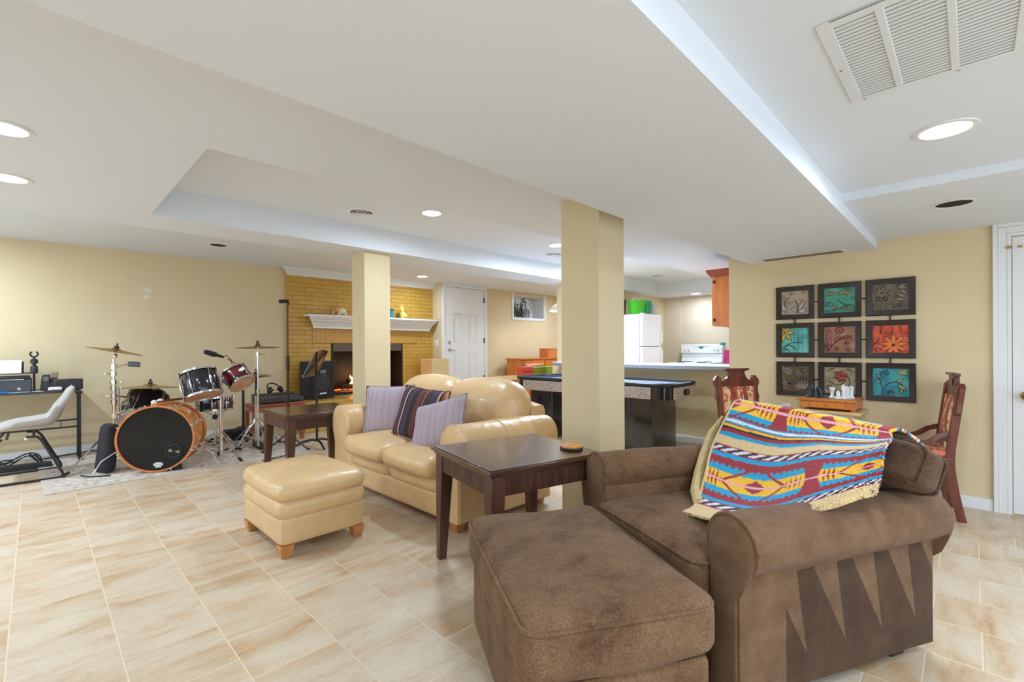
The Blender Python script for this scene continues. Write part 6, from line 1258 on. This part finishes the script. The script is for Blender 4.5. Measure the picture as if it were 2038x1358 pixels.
# mallets lying on the bass drum
for px, py, yy, nm, lab in ((307, 802, 5.80, 'mallet_stick', 'left felt drum mallet lying on top of the bass drum'), (319, 799, 5.86, 'mallet_stick', 'right felt drum mallet lying on top of the bass drum')):
    t = thing(nm, lab, 'drum mallet', P(px, py, y=yy) + Vector((0, 0, .004)), 0, 'felt drum mallets'); MB().ball((0, 0, 0), (.028, .028, .024), 14).build('felt_head', mat('cream_felt', srgb(232, 220, 196), 0.9, vary=0.06, bmp=0.5, bscale=90), t); MB().tube([(0, 0, 0), (.12, .06, .002), (.33, .16, .004)], .008, 8).build('stick', RWOOD, t)
# black bag leaning left of the bass drum
bg = thing('gig_bag', 'black cloth bag standing left of the bass drum', 'bag', (.47, 6.03, RZ), math.radians(24))
MB().rbox((0, 0, .235), (.11, .21, .47), .05, n=10, sag=lambda p: Vector((p.x + .10 * (p.z + .25), p.y * (1 - .5 * (p.z + .25)), p.z))).build('bag_body', CLOTHB, bg); MB().tube([(.06, -.1, .42), (.0, -.16, .47), (-.02, -.1, .46)], .010, 6).build('strap', CLOTHB, bg)
# cables on the floor
def cable(label, pts, r=.006):
    out = []; n = len(pts); pts = [Vector(p) for p in pts]
    for k in range((n - 1) * 6 + 1): out.append(bspl(pts, k / ((n - 1) * 6)))
    o = MB().tube(out, r, 6).build('cable', RUBBER); tag(o, label, 'cable', 'black cables on the floor'); return o
cable('thin black cable lying along the baseboard behind the desk leg', [(.06, 7.28, .008), (.30, 7.40, .008), (.6, 7.42, .017), (.95, 7.40, .008), (1.3, 7.38, .008)], .007)
cable('black cable on the rug between stand foot and bag', [(.30, 6.02, RZ + .006), (.34, 5.93, RZ + .006), (.42, 5.86, RZ + .006), (.50, 5.84, RZ + .006)], .006)
cable('black cable coil on the floor behind the drum stands', [(1.62 + .16 * math.cos(a) + .02 * k / 10, 6.9 + .12 * math.sin(a), RZ + .012 + .03 * abs(math.sin(k * 1.7))) for k, a in enumerate([i * .55 for i in range(34)])], .007)
cable('black cable loop on the floor under the desk', [(-.12 + .17 * math.cos(a), 7.15 + .09 * math.sin(a), .012 + .085 * abs(math.sin(k * .9)) * (k % 5 > 1)) for k, a in enumerate([i * .6 for i in range(30)])], .006)
cable('black cable from mixer across the floor to the far end table', [(2.45, 6.2, .007), (2.2, 5.9, .007), (2.0, 5.5, .016), (1.7, 5.42, .007)], .006)
t = thing('stage_case', 'low black equipment case on the floor behind the drum stands', 'case', (1.95, 6.98, 0)); MB().rbox((0, 0, .07), (.5, .24, .14), .02, n=8).build('case', CLOTHB, t); MB().tube([(-.08, 0, .138), (-.06, 0, .165), (.06, 0, .165), (.08, 0, .138)], .008, 6).build('handle', RUBBER, t)
# ================================================================== DESK CORNER
dk = thing('desk', 'black desk with thin metal legs along the left wall', 'desk', (-1.25, 6.92, 0))
MB().box(0, 1.60, 0, .52, .748, .772).build('desk_top', mat('black_laminate', (0.02, 0.019, 0.019), 0.25, vary=0.2), dk, 0.003); MB().box(1.56, 1.615, .02, .50, .725, .752).build('end_rail', BLACKM, dk, 0.003)
for x in (0.05, 1.595):
    MB().box(x - .018, x + .018, .26, .296, .03, .728).build('leg', BLACKM, dk, 0.003); MB().box(x - .018, x + .018, -.02, .44, 0, .03).build('foot_bar', BLACKM, dk, 0.003); MB().tube([(x, .38, .03), (x, .30, .34)], .012, 6).build('strut', BLACKM, dk)
for z in (.345, .425): MB().box(.06, 1.585, .270, .286, z - .009, z + .009).build('crossbar', BLACKM, dk)
for x in (.3, .8, 1.45): MB().box(x - .004, x + .004, .274, .282, .354, .416).build('divider', BLACKM, dk)
DZ2 = .7725
a = P(64, 777, y=7.0)
pr_ = thing('printer', 'black inkjet printer with paper in its tray on the desk', 'printer', (a.x - .26, 7.16, DZ2))
MB().box(-.26, .26, -.16, .16, .0, .135).build('body', mat('dark_grey_plastic', (0.045, 0.045, 0.05), 0.4, vary=0.15), pr_, 0.008); MB().box(-.27, .245, -.165, .16, .137, .16).build('scanner_lid', BLACK, pr_, 0.006); MB().box(-.25, .2, -.168, -.161, .128, .134).build('chrome_line', mat('pale_grey_line', srgb(180, 180, 180), 0.3, 0.4, vary=0.05), pr_)
MB().box(-.30, .30, -.10, .165, .185, .192).build('shelf_tray', BLACK, pr_, 0.002); MB().box(.265, .285, -.02, .02, .0, .185).build('tray_post', mat('dark_maroon_post', srgb(58, 26, 26), 0.5, vary=0.2), pr_); MB().box(-.29, -.27, -.02, .02, .0, .185).build('tray_post', MATS['dark_maroon_post'], pr_)
lg = MB().lathe([(.013, 0), (.013, .0012), (1e-4, .0012)], 20, axis_m((.165, -.1605, .035), (0, -1, 0)), caps=False).build('logo', mat('silver_print', srgb(200, 202, 206), 0.4, vary=0.03), pr_); text_mesh('logo_text', 'hp', .018, BLACK, pr_, (.165, -.1622, .036), (PI / 2, 0, 0), .0002)
pa = P(42, 738, y=7.17); t = thing('paper_stack', 'stack of white paper standing on the printer shelf', 'paper', (pa.x - .22, 7.17, DZ2 + .192)); MB().hexa([(-.22, -.02, 0), (.22, -.02, 0), (.22, .03, 0), (-.22, .03, 0)], [(-.22, .02, .135), (.225, .02, .135), (.225, .07, .135), (-.22, .07, .135)]).build('sheets', PAPER, t); MB().box(.222, .240, .03, .075, 0, .12).build('binder', BLACK, t, 0.002)
q = P(68, 745, y=7.10); t = thing('microphone_clip_stand', 'small black desktop microphone holder on the printer shelf', 'microphone stand', (q.x, 7.10, DZ2 + .1925))
MB().lathe([(.030, 0), (.030, .06), (.022, .075), (.012, .085), (.014, .095), (.03, .10), (.03, .14), (.012, .15), (.008, .17)], 18).build('post', BLACK, t)
for s in (-1, 1): MB().tube([(0, 0, .165), (s * .022, 0, .18), (s * .03, 0, .20), (s * .018, 0, .225)], .009, 7).build('claw', RUBBER, t)
q = P(89, 774, y=7.05); t = thing('black_speaker_cube', 'small black gadget standing on the desk by the binoculars', 'gadget', (q.x, 7.08, DZ2)); MB().hexa([(-.035, -.03, 0), (.045, -.03, 0), (.045, .03, 0), (-.035, .03, 0)], [(-.02, -.025, .17), (.04, -.025, .17), (.04, .025, .17), (-.02, .025, .17)]).build('body', BLACK, t, 0.008); MB().box(-.01, .03, -.034, -.030, .1, .15).build('face', GLOSSB, t)
q = P(99, 772, y=7.12); t = thing('tape_dispenser', 'black and tan dispenser on the desk beside the black gadget', 'dispenser', (q.x + .01, 7.16, DZ2)); MB().hexa([(-.04, -.03, 0), (.045, -.03, 0), (.045, .03, 0), (-.04, .03, 0)], [(.0, -.02, .19), (.06, -.02, .20), (.06, .02, .20), (.0, .02, .19)]).build('body', mat('tan_plastic', srgb(150, 130, 92), 0.5, vary=0.1), t, 0.008); MB().tube([(-.03, -.032, .03), (.01, -.028, .13), (.035, -.028, .13), (.03, -.032, .04)], .007, 6, loop=True).build('trim', BLACK, t)
q = P(110, 776, y=7.0); t = thing('white_tray', 'small white tray on the desk left of the black radio', 'tray', (q.x, 7.04, DZ2)); MB().rbox((0, 0, .017), (.11, .10, .034), .012, n=6).build('tray', PAPER, t); MB().box(-.045, .045, -.04, .04, .0345, .037).build('insert', WHITE, t)
q = P(137, 776, y=7.03); t = thing('radio', 'black box radio on the right end of the desk', 'radio', (q.x, 7.09, DZ2)); MB().box(-.115, .115, -.06, .06, 0, .115).build('case', mat('brown_black_case', (0.035, 0.03, 0.028), 0.45, vary=0.2), t, 0.008); MB().box(-.10, .10, -.066, -.06, .015, .10).build('grille', BLACKM, t, 0.003)
q = P(5, 780, y=6.95); t = thing('blue_notebook', 'bright blue notebook at the left end of the desk', 'notebook', (q.x - .05, 6.96, DZ2), .2); MB().box(-.09, .09, -.03, .03, 0, .012).build('cover', mat('bright_blue', srgb(0, 110, 200), 0.5, vary=0.05), t, 0.002); MB().box(-.085, .091, -.028, .028, .003, .009).build('pages', PAPER, t)
for k, (px, cc) in enumerate(((28, srgb(150, 190, 210)), (48, srgb(180, 180, 190)), (76, srgb(206, 206, 210)), (95, srgb(110, 60, 56)))):
    q = P(px, 781, y=6.96); t = thing('card', ('pale blue', 'grey', 'white', 'dark red')[k] + ' card lying on the desk front edge', 'card', (q.x, 6.96 + .006 * k, DZ2), rnd.uniform(-.3, .3), 'loose cards on the desk'); MB().box(-.045, .045, -.03, .03, 0, .002 + .001 * k).build('sheet', mat('card_%d' % k, cc, 0.5, vary=0.1), t)
t = thing('pedal_board', 'flat black board on the floor under the grey desk chair', 'board', (-.25, 6.84, 0), math.radians(-2)); MB().box(-.42, .37, -.07, .07, 0, .045).build('body', CLOTHB, t, 0.006); MB().box(-.40, .35, -.06, .06, .0455, .049).build('pad', RUBBER, t)
# grey shell chair on a black sled base
dc = thing('desk_chair', 'grey upholstered desk chair on a black sled base', 'chair', (-.06, 6.37, 0))
sh = [P(px, py, y=6.37) for px, py in ((-16, 860), (2, 851), (30, 847), (60, 845), (84, 843), (102, 839), (113, 828), (121, 811), (128, 797), (136, 782), (146, 769))]
mb = MB(); path = [bspl([Vector((p.x + .06, 0, p.z)) for p in sh], k / 28) for k in range(29)]; rs = []
for k, p in enumerate(path):
    tn = (path[min(k + 1, 28)] - path[max(k - 1, 0)]).normalized(); nrm = Vector((-tn.z, 0, tn.x)); f = k / 28
    w = .225 * (1 - .25 * max(0, (f - .55) / .45) ** 2) * (1 - .25 * max(0, (.12 - f) / .12)); th = .024 * (1 - .35 * (f > .95)) * (.6 if k in (0, 28) else 1); cup = .045 * math.sin(PI * min(1, max(0, (f - .1) / .75)))
    sec = []
    for j in range(13): u = j / 6 - 1; sec.append(p + Vector((0, w * u, 0)) + nrm * (th + cup * u * u))
    for j in range(12, -1, -1): u = j / 6 - 1; sec.append(p + Vector((0, w * u * .985, 0)) + nrm * (-th + cup * u * u))
    rs.append(sec)
mb.rings(rs); mb.build('shell', mat('grey_suede', srgb(176, 170, 162), 0.85, vary=0.10, scale=9, bmp=0.3, bscale=90), dc, sharp=100)
for s in (-1, 1):
    y = s * .262; yt = s * .20
    pts = [(-.30, y * .9, .37), (-.20, yt, .415), (.0, yt, .412), (.075, yt, .405), (.10, yt * 1.03, .37), (.235, y, .06), (.245, y, .025), (.21, y, .012), (-.24, y, .012), (-.29, y, .03), (-.285, y, .08), (-.18, yt, .38), (-.15, yt, .41)]
    out = [Vector(pts[0])]
    for a_, b_ in zip(pts, pts[1:]):
        out += [Vector(a_).lerp(Vector(b_), .5), Vector(b_)]
    MB().tube(out[4:], .011, 8).build('sled_leg', BLACKM, dc)
for x in (-.12, .05): MB().tube([(x, -.2, .41), (x, .2, .41)], .010, 8).build('crossbar', BLACKM, dc)
MB().cyl((.0, -.20, .385), (.0, -.20, .405), .012, n=10).build('bolt', CREAM, dc)
